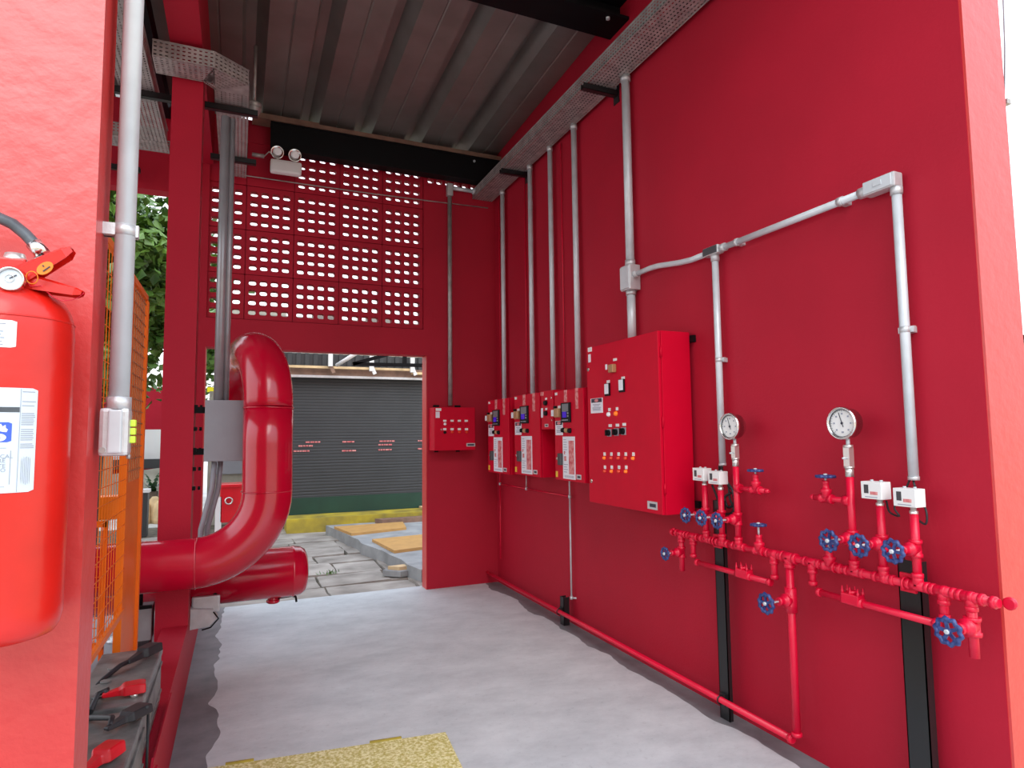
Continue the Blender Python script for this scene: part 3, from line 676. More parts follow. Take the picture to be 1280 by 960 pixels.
p = aty(551.5, 537, yf); m_ = MB(); m_.cyl((p.x, yf, p.z), (p.x, yf - .005, p.z), .01, 10); m_.build('lock', 'chrome', d, split=True)
py('nameplate', 588.5, 556, .09, .032, 'alu', .002); 
p = aty(588.5, 556, yf); m_ = MB(); m_.box(p.x - .034, p.x + .034, yf - .003, yf - .002, p.z - .008, p.z + .008); m_.build('nameplate_print', 'ink', d)
m_ = MB()
for fx in (.18, .72): xx = bx0 + (bx1 - bx0) * fx; m_.box(xx - .03, xx + .03, YB - .012, YB, bz1 - .03, bz1 + .03); m_.box(xx - .02, xx + .02, YB - .012, YB, bz0 - .02, bz0 + .02)
m_.build('mounting_lug', 'black', t, split=True)

# ------------------------------------------------------------------ strut posts on the right wall
def post(y0, y1, z1, label, x0=2.36, x1=2.385):
    t = thing('support_post', label, 'post', (x0 + .03, (y0 + y1) / 2, 0)); m_ = MB()
    m_.box(x0, x0 + .004, y0, y1, 0, z1); m_.box(x0, x1, y0, y0 + .004, 0, z1); m_.box(x0, x1, y1 - .004, y1, 0, z1)
    m_.build('channel', 'strut', t)
    m_ = MB(); m_.box(x1 - .004, XW, y0 + .02, y1 - .03, z1 - .12, z1 - .09); m_.build('wall_fixing', 'strut', t, split=True)
    return t
post(2.665, 2.735, 1.13, 'thin black steel post behind the left end of the pipe manifold')
post(1.612, 1.700, 1.00, 'wide black steel post behind the right end of the pipe manifold', x1=2.40)
a = atx(708, 750, 2.37); m_ = MB()
ys = atx(704, 770, 2.37).y
t = thing('support_post', 'short black stub post holding the low pipe at the wall foot', 'post', (2.38, ys, 0))
m_.box(2.36, 2.364, ys - .03, ys + .03, 0, .215); m_.box(2.36, 2.41, ys - .03, ys - .026, 0, .215); m_.box(2.36, 2.41, ys + .026, ys + .03, 0, .215); m_.build('channel', 'strut', t)

# ------------------------------------------------------------------ pipe manifold
XM = 2.335; ZM = 0.918; PR = .0155
t = thing('pipe_manifold', 'bright red pipe manifold with blue handwheel valves along the right wall', 'pipe manifold', (XM, 2.2, .12))
MF = t
def my(u, v): return atx(u, v, XM).y
def mz(u, v): return atx(u, v, XM).z
yL = my(842, 663); yR = my(1249, 751)
def run(name, pts, r=PR, m='smallpipe'):
    m_ = MB()
    for a, b_ in zip(pts[:-1], pts[1:]): m_.cyl(a, b_, r, 12)
    return m_.build(name, m, MF)
def collar(mb, c, d, r=PR, L=.018):
    c = Vector(c); d = Vector(d).normalized(); mb.lathe(c - d * L / 2, d, [(0, r * 1.1), (.002, r * 1.36), (L - .002, r * 1.36), (L, r * 1.1)], 12)
def tee(y, z, dz, r=PR):
    m_ = MB(); m_.cyl((XM, y - .038, z), (XM, y + .038, z), r * 1.25, 12); m_.cyl((XM, y, z), (XM, y, z + .04 * dz), r * 1.25, 12)
    collar(m_, (XM, y - .036, z), (0, 1, 0), r); collar(m_, (XM, y + .036, z), (0, 1, 0), r); collar(m_, (XM, y, z + .038 * dz), (0, 0, 1), r); m_.build('tee', 'smallpipe', MF)
def elbow(p, d1, d2, r=PR):
    p = Vector(p); d1 = Vector(d1); d2 = Vector(d2); m_ = MB(); R = .032
    pts = [p + d1 * R] + [p + d1 * R * (1 - math.sin(a)) + d2 * R * (1 - math.cos(a)) for a in [PI / 2 * k / 5 for k in range(6)]] + [p + d2 * R]
    m_.tube(pts, r * 1.25, 10); collar(m_, p + d1 * R, d1, r); collar(m_, p + d2 * R, d2, r); m_.build('elbow', 'smallpipe', MF)
def valve(c, axis, L, wr, along=(0, 0, 1), r=PR, spin=0.0):
    """gate valve: body at c on a pipe running 'along', stem towards axis"""
    c = Vector(c); ax = Vector(axis).normalized(); al = Vector(along)
    m_ = MB(); m_.lathe(c - al * .032, al, [(0, r * 1.5), (.012, r * 1.5), (.014, r * 1.25), (.05, r * 1.25), (.052, r * 1.5), (.064, r * 1.5)], 8)
    m_.lathe(c, ax, [(0, r * 1.3), (.02, r * 1.35), (.03, r * 1.7), (.04, r * 1.7), (.043, r * 1.1), (.062, r * .95), (.064, r * 1.05), (.078, r * 1.0)], 10)
    body = m_.build('gate_valve', 'smallpipe', MF)
    m_ = MB(); m_.cyl(c + ax * .07, c + ax * (L + .008), .005, 8); m_.lathe(c + ax * (L + .004), ax, [(0, .009), (.007, .009), (.008, .006)], 6); m_.build('stem', 'galv', body)
    w = c + ax * L; m_ = MB(); m_.torus(w, ax, wr * .94, wr * .20, 40, 6, 10, wr * .09); m_.lathe(w - ax * .006, ax, [(0, wr * .26), (.012, wr * .26)], 10)
    a = ax.orthogonal().normalized(); bb = ax.cross(a)
    for k in range(5):
        th = spin + 2 * PI * k / 5; d = a * math.cos(th) + bb * math.sin(th); m_.bar(w + d * wr * .2, w + d * wr * .92, wr * .28, wr * .14, ax)
    m_.build('hand_wheel', 'wheel', body)
    return body
NX = (-1, 0, 0)
# main run
run('pipe', [(XM, yL, ZM), (XM, yR, ZM)])
m_ = MB(); m_.lathe((XM, yL - .005, ZM), (0, 1, 0), [(0, PR * 1.4), (.02, PR * 1.4), (.024, PR * .8)], 8); m_.cyl((XM, yL, ZM - .02), (XM, yL, ZM + .025), PR * .6, 8); m_.build('end_cap', 'smallpipe', MF)
elbow((XM, yR - .015, ZM), (0, 1, 0), (1, 0, 0)); pass
m_ = MB()
for u, v in ((968, 688), (985, 694), (1180, 737), (1214, 745), (1106, 719), (1050, 708), (902, 676)):
    yy = my(u, v); collar(m_, (XM, yy, ZM), (0, 1, 0), PR, .02)
m_.build('union_nut', 'smallpipe', MF, split=True)
# u-bolts onto the posts
for yy in (2.70, 1.655):
    m_ = MB(); m_.torus((XM, yy, ZM), (0, 1, 0), PR + .006, .004, 16, 6); m_.box(XM + .012, XM + .03, yy - .03, yy + .03, ZM - .035, ZM + .035); m_.build('pipe_clamp', 'smallpipe', MF)
# far left drain: down leg with valve
yy = my(852, 690); tee(yy, ZM, -1); run('pipe', [(XM, yy, ZM), (XM, yy, mz(851, 713))]); valve((XM, yy, mz(852, 690)), NX, .115, .033)
# left bypass loop
ya = my(866, 672); yb2 = my(967, 690); zb = mz(868, 702)
tee(ya, ZM, -1); run('pipe', [(XM, ya, ZM), (XM, ya, zb + .02)], PR * .9); elbow((XM, ya, zb), (0, 0, 1), (0, -1, 0), PR * .9)
zb_ = mz(966, 727); run('pipe', [(XM, ya - .02, zb), (XM, yb2 + .02, zb)], PR * .9); elbow((XM, yb2, zb), (0, 1, 0), (0, 0, 1), PR * .9); run('pipe', [(XM, yb2, zb + .02), (XM, yb2, ZM)]); tee(yb2, ZM, -1)
def regulator(y, z):
    m_ = MB(); m_.bbox(XM - .022, XM + .022, y - .04, y + .04, z - .012, z + .03, .005); m_.lathe((XM, y, z + .03), (0, 0, 1), [(0, .018), (.012, .018), (.014, .012)], 8)
    m_.cyl((XM, y - .05, z), (XM, y + .05, z), PR * 1.3, 8)
    for dy in (-.036, 0, .036):
        for dx in (-.015, .015): m_.lathe((XM + dx, y + dy, z + .028), (0, 0, 1), [(0, .006), (.012, .006), (.014, .004), (.03, .002)], 6)
    m_.build('check_valve', 'smallpipe', MF)
regulator(my(930, 715), zb)
# risers of the left group
def riser(u, v, zt, sw=True, wr=.036, zv=1.055, L=.135, y=None):
    yy = y if y is not None else my(u, v); tee(yy, ZM, 1); run('pipe', [(XM, yy, ZM), (XM, yy, zt)], PR * (1.0)); valve((XM, yy, zv), NX, L, wr, spin=random.random()); return yy
y1_ = riser(882, 641, mz(880, 606)); y2_ = riser(902, 645, mz(903, 613)); y3_ = riser(922, 644, mz(921, 583), L=.135)
# side branch with upright valve off gauge riser
def branch(yr, yv, z, wr=.034, sgn=-1, yend=None, L=.095):
    m_ = MB(); m_.cyl((XM, yr - .0, z), (XM, yr + sgn * .03, z), PR * 1.5, 8); m_.build('tee', 'smallpipe', MF)
    run('pipe', [(XM, yr, z), (XM, yend, z)], PR * .8); valve((XM, yv, z), (0, 0, 1), L, wr, (0, 1, 0), PR * .9)
    m_ = MB(); m_.lathe((XM, yend, z), (0, sgn, 0), [(0, PR * .8), (.012, PR * .8), (.022, PR * .4)], 8); m_.build('end_cap', 'smallpipe', MF)
zbr = mz(930, 611); branch(y3_, my(945, 610), zbr, .034, -1, my(957, 612))
# upright valves standing on the manifold
valve((XM, my(949, 681), ZM), (0, 0, 1), .125, .034, (0, 1, 0))
# drop to the low pipe
yd = my(990, 780); tee(yd, ZM, -1, PR * 1.2); zlo = .105; run('pipe', [(XM, yd, ZM), (XM, yd, zlo + .02)], PR * 1.15); valve((XM, yd, mz(990, 750)), NX, .15, .042, r=PR * 1.15)
elbow((XM, yd, zlo), (0, 0, 1), (0, 1, 0), PR * 1.1); run('pipe', [(XM, yd + .02, zlo), (XM, YB + .06, zlo)], PR * 1.05)
m_ = MB(); m_.cyl((XM, yd, mz(990, 735)), (XM, yd, mz(990, 765)), PR * 1.7, 12); m_.build('coupling', 'smallpipe', MF)
for yy in (ys, 2.70):
    m_ = MB(); m_.torus((XM, yy, zlo), (0, 1, 0), PR + .006, .004, 14, 6); m_.box(XM + .01, XM + .028, yy - .02, yy + .02, zlo - .03, zlo + .03); m_.build('pipe_clamp', 'strut', MF)
# right group
yg = my(1066, 670); zg = mz(1064, 596)
riser(0, 0, zg, y=yg, wr=.040, L=.14); ys3 = riser(0, 0, mz(1102, 632), y=my(1103, 682), wr=.040, L=.132); ys4 = riser(0, 0, mz(1142, 642), y=my(1145, 687), wr=.040, L=.127)
zbr2 = mz(1050, 625); branch(yg, my(1033, 621), zbr2, .036, 1, my(1018, 621), .095)
valve((XM, my(1037, 702), ZM), (0, 0, 1), .10, .030, (0, 1, 0))
# right bypass loop
ya = my(1015, 702); zc = mz(1016, 738); tee(ya, ZM, -1); run('pipe', [(XM, ya, ZM), (XM, ya, zc + .02)], PR * .9); elbow((XM, ya, zc), (0, 0, 1), (0, -1, 0), PR * .9)
ye = my(1181, 770); run('pipe', [(XM, ya - .02, zc), (XM, ye + .02, zc)], PR * .9); elbow((XM, ye, zc), (0, 1, 0), (0, 0, 1), PR * .9); run('pipe', [(XM, ye, zc + .02), (XM, ye, ZM)]); tee(ye, ZM, -1)
regulator(my(1066, 748), zc)
# far right drain
yz = my(1216, 783); tee(yz, ZM, -1); run('pipe', [(XM, yz, ZM), (XM, yz, mz(1218, 822))], PR * 1.05); valve((XM, yz, mz(1216, 783)), NX, .132, .043, r=PR * 1.2)

# ------------------------------------------------------------------ pressure gauges
def gauge(y, z0, zc, r, label):
    t = thing('pressure_gauge', label, 'pressure gauge', (XM, y, z0))
    m_ = MB(); m_.cyl((XM, y, z0), (XM, y, z0 + .04), PR * 1.15, 6); m_.box(XM - .014, XM + .014, y - .014, y + .014, z0 + .04, zc - r - .03); m_.cyl((XM, y, zc - r - .034), (XM, y, zc - r - .022), .019, 12); m_.cyl((XM, y, z0 + .035), (XM, y, z0 + .043), .020, 12); m_.build('snubber_valve', 'brass', t)
    m_ = MB(); m_.cyl((XM - .012, y, (z0 + zc - r) / 2), (XM - .035, y, (z0 + zc - r) / 2), .004, 8); m_.cyl((XM, y, zc - r - .03), (XM, y, zc - r + .01), .008, 10); m_.build('stem', 'galv', t)
    xf = XM - .035
    m_ = MB(); m_.lathe((xf, y, zc), (1, 0, 0), [(.009, r * .84), (-.002, r * .86), (-.006, r * .94), (-.004, r), (.004, r * 1.02), (.012, r * 1.02), (.014, r * .94), (.05, r * .92), (.062, r * .80), (.064, r * .3)], 32, caps=False); m_.build('case', 'chrome', t)
    m_ = MB(); m_.cyl((xf + .008, y, zc), (xf + .010, y, zc), r * .84, 32); dl_ = m_.build('dial', 'white', t)
    m_ = MB(); m_.torus((xf + .003, y, zc), (1, 0, 0), r * .865, .0035, 32, 6); m_.build('gasket_ring', 'darkgrey', t)
    m_ = MB()
    for k in range(25):
        a = math.radians(225 - 270 * k / 24); L = .12 if k % 4 == 0 else .06
        d = Vector((0, -math.cos(a), math.sin(a))); m_.bar(Vector((xf + .0072, y, zc)) + d * r * .82, Vector((xf + .0072, y, zc)) + d * r * (.82 - L), r * .03, .0006, Vector((1, 0, 0)))
    for k in range(7):
        a = math.radians(225 - 270 * k / 6); d = Vector((0, -math.cos(a), math.sin(a))); m_.obox(Vector((xf + .0072, y, zc)) + d * r * .58, Vector((0, r * .055, 0)), Vector((0, 0, r * .05)), Vector((.0004, 0, 0)))
    m_.obox(Vector((xf + .0072, y, zc - r * .55)), Vector((0, r * .08, 0)), Vector((0, 0, r * .05)), Vector((.0004, 0, 0)))
    m_.build('dial_marks', 'inkgrey', dl_)
    a = math.radians(108); d = Vector((0, -math.cos(a), math.sin(a)))
    m_ = MB(); c = Vector((xf + .005, y, zc)); m_.bar(c - d * r * .25, c + d * r * .68, r * .045, .0008, Vector((1, 0, 0))); m_.lathe(c, (-1, 0, 0), [(0, r * .08), (.002, r * .08)], 10); m_.build('needle', 'ink', dl_)
gauge(y3_, mz(921, 583), mz(916, 533) + .0, .068, 'round steel pressure gauge nearer the big cabinet')
gauge(yg, zg, mz(1058, 529), .068, 'round steel pressure gauge on the right, above the wider post')
# ------------------------------------------------------------------ pressure switches
def pswitch(y, zb_, label, w=.088, h=.068):
    t = thing('pressure_switch', label, 'pressure switch', (XM, y, zb_), 'white pressure switches on the manifold')
    m_ = MB(); m_.lathe((XM, y, zb_ - .002), (0, 0, 1), [(0, PR * .8), (.006, PR * 1.0), (.018, PR * 1.0), (.02, PR * .7), (.034, PR * .7)], 8); m_.build('connector', 'brass', t)
    za = zb_ + .032; m_ = MB(); m_.bbox(XM - .035, XM + .022, y - w / 2 + .01, y + w / 2 + .01, za, za + h, .003); cs = m_.build('housing', 'white', t)
    xf = XM - .035; yc = y + .01
    m_ = MB(); m_.box(xf - .001, xf + .001, yc + w * .12, yc + w * .34, za + h * .32, za + h * .82); m_.build('scale_window', 'darkgrey', cs)
    m_ = MB(); m_.box(xf - .001, xf + .001, yc - w * .32, yc + w * .04, za + h * .26, za + h * .44); m_.build('label_print', 'redink' if h > .06 else 'inkgrey', cs)
    m_ = MB(); m_.box(xf - .001, xf + .001, yc - w * .3, yc + w * .3, za + h * .10, za + h * .14); m_.build('label_print', 'inkgrey', cs)
    m_ = MB(); m_.cyl((XM, yc - .02, za + h), (XM, yc - .02, za + h + .006), .006, 8); m_.cyl((XM, yc + .02, za + h), (XM, yc + .02, za + h + .006), .006, 8); m_.build('adjusting_screw', 'galv', t, split=True)
    return za, h
pswitch(y1_, mz(880, 608), 'white pressure switch box closest to the big cabinet')
pswitch(y2_, mz(903, 613), 'white pressure switch box directly left of the first gauge')
pswitch(ys3, mz(1102, 634), 'white pressure switch box left of the right-hand pair')
pswitch(ys4, mz(1142, 644), 'rightmost white pressure switch box')
def cable(pts, r, label, m='rubber', cat='cable', grp=None):
    # smooth through points
    P_ = [Vector(p) for p in pts]; out = []
    for i in range(len(P_) - 1):
        a, b_, c, d = P_[max(i - 1, 0)], P_[i], P_[i + 1], P_[min(i + 2, len(P_) - 1)]
        for k in range(6):
            s_ = k / 6; out.append(0.5 * ((2 * b_) + (c - a) * s_ + (2 * a - 5 * b_ + 4 * c - d) * s_ ** 2 + (3 * b_ - a - 3 * c + d) * s_ ** 3))
    out.append(P_[-1]); m_ = MB(); m_.tube(out, r, 8); return m_.build('cable', m, label=label, category=cat, group=grp)
xq = 2.38
cable([atx(1142, 600, XC), atx(1143, 606, 2.39), atx(1150, 622, 2.40), atx(1158, 640, xq), atx(1157, 655, xq), atx(1146, 648, xq), atx(1138, 636, xq)], .004, 'thin black cable looped under the rightmost pressure switch')
cable([atx(1137, 600, XC), atx(1128, 620, 2.40), atx(1118, 634, xq), atx(1124, 645, xq), atx(1112, 640, xq), atx(1108, 626, xq - .02)], .004, 'thin black cable running to the switch left of the right-hand pair')
cable([atx(902, 582, XC), atx(904, 596, 2.41), atx(915, 612, 2.41), atx(918, 628, 2.41), atx(910, 634, 2.41), atx(906, 622, 2.41), atx(914, 616, 2.42)], .007, 'thick black cable coil behind the left pair of pressure switches')
cable([atx(899, 582, XC), atx(901, 598, 2.42), atx(910, 606, 2.42), atx(912, 622, 2.42), atx(917, 638, 2.42), atx(905, 640, 2.42), atx(890, 606, 2.41)], .006, 'black cable dropping from the conduit to the switch by the big cabinet')

# ------------------------------------------------------------------ big suction pipe, gooseneck
yp, rp, xp = 4.20, .146, .167
t = thing('exhaust_pipe', 'large glossy red pipe bending up from the floor side into a gooseneck', 'pipe', (xp, yp, .6))
pts = [(-2.6, yp, .762), (-.9, yp, .762), (-.23, yp, .762)]
R = .40
for k in range(1, 13):
    a = PI / 2 * k / 12; pts.append((-.23 + R * math.sin(a), yp, .762 + R * (1 - math.cos(a))))
pts.append((xp, yp, 1.45)); pts.append((xp, yp, 1.675))
m_ = MB(); m_.tube([(p[0] if i < 3 else p[0], p[1], p[2]) for i, p in enumerate(pts)], rp, 40); m_.build('bend', 'pipered', t)
dv = Vector((-.20, .765, 0)).normalized(); R2 = .375; pts = []
for k in range(0, 25):
    a = PI * k / 24 * .97; pts.append(Vector((xp, yp, 1.675)) + dv * R2 * (1 - math.cos(a)) + Vector((0, 0, R2 * math.sin(a))))
pts.append(pts[-1] + (pts[-1] - pts[-2]).normalized() * .02)
m_ = MB(); m_.tube(pts, rp, 40, caps=False); gn = m_.build('gooseneck', 'pipered', t)
so_ = gn.modifiers.new('wall', 'SOLIDIFY'); so_.thickness = .006; so_.offset = -1
for zz in (1.675, 1.165):
    m_ = MB(); m_.torus((xp, yp, zz), (0, 0, 1), rp, .005, 40, 6); m_.build('weld_seam', 'pipered', t)
m_ = MB(); m_.torus((-.215, yp, .762), (1, 0, 0), rp, .005, 40, 6); m_.build('weld_seam', 'pipered', t)

# horizontal cylinder with domed end
yc_, zc_, rc = 4.81, .545, .172
t = thing('pressure_vessel', 'red domed cylinder lying level behind the big pipe', 'tank', (0, yc_, zc_ - rc))
m_ = MB(); m_.lathe((-2.2, yc_, zc_), (1, 0, 0), [(0, .05), (.0, rc), (2.56, rc), (2.565, rc + .004), (2.575, rc + .004), (2.58, rc), (2.62, rc * .965), (2.65, rc * .86), (2.668, rc * .62), (2.675, rc * .3), (2.677, .002)], 40); m_.build('shell', 'pipered', t)
a = Vector((.245, yc_, zc_ - rc))
m_ = MB(); m_.cyl(a + Vector((0, 0, .02)), a + Vector((0, 0, -.035)), .035, 12); m_.cyl(a + Vector((0, 0, -.012)), a + Vector((0, 0, -.03)), .045, 8); m_.build('drain_plug', 'pipered', t)
m_ = MB(); m_.tube([a + Vector((.03, 0, -.005)), a + Vector((.12, 0, .0)), a + Vector((.15, 0, -.01)), a + Vector((.155, 0, -.045))], .008, 8); m_.build('drain_spout', 'black', t)
# grey saddle clamps
t = thing('pipe_saddle', 'grey two-piece clamp on the low wall under the red cylinder', 'bracket', (-.2, 4.8, .36))
m_ = MB(); m_.bbox(-.255, -.09, 4.62, 4.68, .365, .47, .01); m_.build('upper_jaw', 'alu', t)
m_ = MB(); m_.prism([(-.259, 4.58, .41), (-.13, 4.58, .39), (-.10, 4.58, .34), (-.15, 4.58, .29), (-.259, 4.58, .28)], (0, .08, 0)); m_.build('lower_jaw', 'alu', t)
m_ = MB(); m_.tube([(-.125, 4.57, .38), (-.095, 4.57, .335), (-.14, 4.57, .285), (-.19, 4.57, .275)], .005, 6); m_.cyl((-.12, 4.65, .47), (-.12, 4.73, .47), .012, 8); m_.build('strap', 'black', t, split=True)

# grey junction box + conduits + flexible pipes near the column
yq = 4.37; a = aty(256.5, 500, yq); b_ = aty(256.5, 577, yq)
t = thing('junction_box', 'grey metal box beside the red column behind the big pipe', 'junction box', (-.05, yq, b_.z))
m_ = MB(); m_.bbox(a.x, .06, yq, yq + .10, b_.z, a.z, .003); m_.build('lid', 'paintgrey', t)
m_ = MB()
for zz in (b_.z + .06, a.z - .06): m_.box(XL, a.x + .02, yq + .07, yq + .10, zz - .02, zz + .02)
m_.build('mounting_lug', 'black', t, split=True)
m_ = MB()
for zz in (1.18, 1.3, 1.42, 1.55, 1.69): m_.box(XL, XL + .018, yq + .06, yq + .10, zz - .012, zz + .012); m_.cyl((XL + .03, yq + .08, zz), (XL + .045, yq + .08, zz), .012, 6)
m_.build('fixing_bolt', 'black', t, split=True)
for u, mm, rr, zt, lb in ((273.0, 'conduitgrey', .029, 3.60, 'dark grey conduit rising from the grey box, nearer one'), (282, 'conduitgrey', .019, 3.60, 'dark grey conduit rising from the grey box, right and behind its twin')):
    yy = yq + .05 if rr > .028 else yq + .06
    c = aty(u, 500, yy); m_ = MB(); m_.cyl((c.x, yy, a.z - .002), (c.x, yy, zt), rr, 16); m_.build('conduit', mm, label=lb, category='conduit')
m_ = MB()
p = [aty(268, 577, yq + .05), aty(265, 610, yq + .05), aty(257, 640, yq + .03), aty(251, 662, yq + .02), aty(250, 690, yq + .02), aty(250, 720, yq + .05)]
m_.tube(p, .016, 8); m_.build('flexible_conduit', 'paintgrey', label='grey flexible conduit under the grey box, left one', category='conduit')
m_ = MB(); m_.tube([q + Vector((.035, .03, 0)) for q in p], .016, 8); m_.build('flexible_conduit', 'paintgrey', label='grey flexible conduit under the grey box, right one', category='conduit')

# emergency light
ye_ = 5.83; a = aty(338, 198, ye_); b_ = aty(377, 222, ye_)
t = thing('emergency_light', 'white emergency light with two round lamps under the black beam', 'lamp', ((a.x + b_.x) / 2, ye_, b_.z))
m_ = MB(); m_.bbox(a.x, b_.x, ye_ - .02, ye_ + .05, b_.z + .012, a.z, .022); m_.build('housing', 'white', t)
m_ = MB(); m_.box(a.x + .05, b_.x - .05, ye_ + .04, ye_ + .062, a.z - .05, a.z + .02); m_.build('wall_bracket', 'black', t)
for u, v in ((347, 188.5), (369, 192.5)):
    c = aty(u, v, ye_ - .01); m_ = MB(); m_.lathe(c + Vector((0, .05, 0)), (-.05, -1, -.25), [(0, .02), (.02, .045), (.05, .058), (.054, .058), (.054, .05), (.04, .03)], 20, caps=False); lp = m_.build('lamp_head', 'chrome', t)
    m_ = MB(); m_.lathe(c + Vector((0, .01, 0)), (-.05, -1, -.25), [(0, .036), (.008, .036), (.012, .02)], 16); m_.build('bulb', 'bulb', lp)
    m_ = MB(); m_.cyl((c.x, ye_ + .02, c.z - .05), (c.x, ye_ + .02, a.z - .01), .012, 8); m_.build('swivel', 'white', t)
c0 = aty(315, 193, ye_); m_ = MB(); m_.tube([c0, c0 + Vector((.10, 0, 0)), c0 + Vector((.14, 0, .05)), c0 + Vector((.2, 0, .0)), (a.x + .02, ye_ + .02, a.z - .01)], .006, 6); m_.cyl(c0, c0 + Vector((.1, 0, 0)), .018, 10); m_.build('supply_cable', 'galvdull', t)
# spare coil / sensor at the roof corner
c = aty(318, 128, 5.0); t = thing('ceiling_siren', 'small grey fitting at the end of the bent tray under the roof', 'fitting', c)
m_ = MB(); m_.lathe(c, (0, 0, -1), [(0, .03), (.01, .05), (.03, .055), (.035, .045), (.05, .055), (.06, .05), (.10, .03)], 16); m_.build('body', 'galvdull', t)
m_ = MB(); m_.cyl(c + Vector((0, 0, .0)), (c.x, c.y, 4.48), .012, 8); m_.build('stem', 'galvdull', t)

# ------------------------------------------------------------------ left foreground: conduit, box, extinguisher
xg, ygc = -.222, 1.47
t = thing('conduit', 'grey conduit on the side of the foreground pier with a cast box at its foot', 'conduit', (xg, ygc, 1.46))
m_ = MB(); m_.cyl((xg, ygc, 1.55), (xg, ygc, 4.4), .0185, 24); m_.build('tube', 'galv', t)
zcl = aty(148, 288, ygc).z
m_ = MB(); m_.cyl((xg, ygc, zcl - .011), (xg, ygc, zcl + .011), .0205, 20); m_.box(XL - .004 + .004, xg + .022, ygc + .004, ygc + .016, zcl - .012, zcl + .012); m_.box(xg + .014, xg + .024, ygc - .006, ygc + .008, zcl - .012, zcl + .012); m_.box(XL, xg - .016, ygc - .012, ygc + .012, zcl - .012, zcl + .012); m_.build('clamp', 'alu', t)
zt_ = aty(138, 510, ygc).z; zb_ = aty(138, 570, ygc).z
m_ = MB(); m_.bbox(xg - .030, xg + .022, ygc - .020, ygc + .022, zb_, zt_, .008); bx = m_.build('cast_box', 'alu', t)
m_ = MB(); m_.bbox(xg - .014, xg + .010, ygc - .0235, ygc - .018, zb_ + .006, zt_ - .004, .003); m_.build('cover_plate', 'galv', bx)
m_ = MB(); m_.cyl((xg, ygc, zt_ - .003), (xg, ygc, zt_ + .022), .0225, 8); m_.build('hub', 'alu', t)
m_ = MB(); m_.cyl((xg - .022, ygc - .019, zb_ + .012), (xg - .022, ygc - .023, zb_ + .012), .006, 8); m_.cyl((xg + .02, ygc, zb_ - .006), (xg + .02, ygc, zb_ + .002), .004, 8); m_.build('screw', 'galvdull', bx)
for k in range(3):
    zz = aty(157, 529 + 10.3 * k, ygc).z; m_ = MB(); m_.bbox(xg + .021, xg + .031, ygc - .004, ygc + .012, zz - .0068, zz + .0068, .002); m_.build('push_button', 'fluo', t)

ex, ey, er_ = -.352, 1.285, .0885
t = thing('fire_extinguisher', 'red fire extinguisher with white instruction label hung on the foreground wall', 'fire extinguisher', (ex, ey, 1.165))
zb0 = 1.182; zs = 1.700
m_ = MB(); m_.lathe((ex, ey, zb0), (0, 0, 1), [(0, .04), (0.0, .066), (.004, .078), (.015, .084), (.03, er_ - .001), (.05, er_), (.486, er_), (.511, er_ * .985), (.531, er_ * .93), (.548, er_ * .82), (.561, er_ * .64), (.570, er_ * .44), (.574, er_ * .30), (.586, .022)], 64); m_.build('cylinder', 'extred', t)
m_ = MB(); m_.torus((ex, ey, zb0 + .512), (0, 0, 1), er_ * .985, .0014, 64, 5); m_.build('weld_seam', 'extred', t)
m_ = MB(); m_.lathe((ex, ey, 1.755), (0, 0, 1), [(0, .020), (.006, .026), (.014, .026), (.016, .018), (.04, .018), (.055, .014)], 20); m_.build('neck_valve', 'brass', t)
m_ = MB(); m_.torus((ex, ey, 1.766), (0, 0, 1), .050, .0022, 30, 5); m_.build('seal_ring', 'tag', t)
# gauge
gp = aty(12, 348, 1.215)
m_ = MB(); m_.lathe(gp + Vector((0, .012, 0)), (.05, -1, -.05), [(0, .019), (.014, .019), (.016, .018), (.013, .0155)], 28, caps=False); ga = m_.build('pressure_dial', 'chrome', t)
m_ = MB(); m_.cyl(gp, gp + Vector((0, .01, 0)), .0165, 28); m_.build('dial_face', 'pale', t)
m_ = MB(); m_.cyl(gp + Vector((0, .01, 0)), (ex, ey, gp.z), .007, 8); m_.torus(gp + Vector((0, -.001, 0)), (0, -1, 0), .006, .0006, 16, 4); m_.build('dial_stem', 'brass', t)
m_ = MB(); m_.bar(gp + Vector((0, -.001, 0)), gp + Vector((.009, -.001, .006)), .0015, .0006, Vector((0, 1, 0))); m_.build('dial_needle', 'ink', t)
# levers : shaped U-channel plates
def lever(p0, p1, w0, w1, thick, name, m):
    p0 = Vector(p0); p1 = Vector(p1); d = (p1 - p0); L = d.length; dn = d.normalized(); side = Vector((0, 1, 0)); side = (side - dn * side.dot(dn)).normalized(); upv = side.cross(dn)
    if upv.z < 0: upv = -upv
    b = MB(); n_ = 10; sec = []
    for i in range(n_ + 1):
        s_ = i / n_; w = w0 + (w1 - w0) * s_; h = thick * (1 - .55 * s_)
        if i == n_: w *= .55; h *= .6
        c = p0 + d * s_
        sec.append([c + side * (-w) + upv * (-h), c + side * (-w) + upv * (h * .2), c + side * (-w * .6) + upv * (h * .5), c + side * (w * .6) + upv * (h * .5), c + side * w + upv * (h * .2), c + side * w + upv * (-h), c + side * (w - .002) + upv * (-h), c + side * (w - .002) + upv * (h * .1), c + side * (-w + .002) + upv * (h * .1), c + side * (-w + .002) + upv * (-h)])
    vs = [[b.bm.verts.new(q) for q in s_] for s_ in sec]; k = 10
    for i in range(n_):
        for j in range(k): b.bm.faces.new((vs[i][j], vs[i][(j + 1) % k], vs[i + 1][(j + 1) % k], vs[i + 1][j]))
    b.bm.faces.new(vs[0][::-1]); b.bm.faces.new(vs[-1]); return b.build(name, m, t)
ylv = 1.255
lever(aty(4, 352, ylv), aty(90, 311, ylv - .02), .015, .013, .024, 'squeeze_lever', 'extred')
lever(aty(30, 348, ylv), aty(104, 366, ylv - .02), .014, .011, .019, 'carry_handle', 'extred')
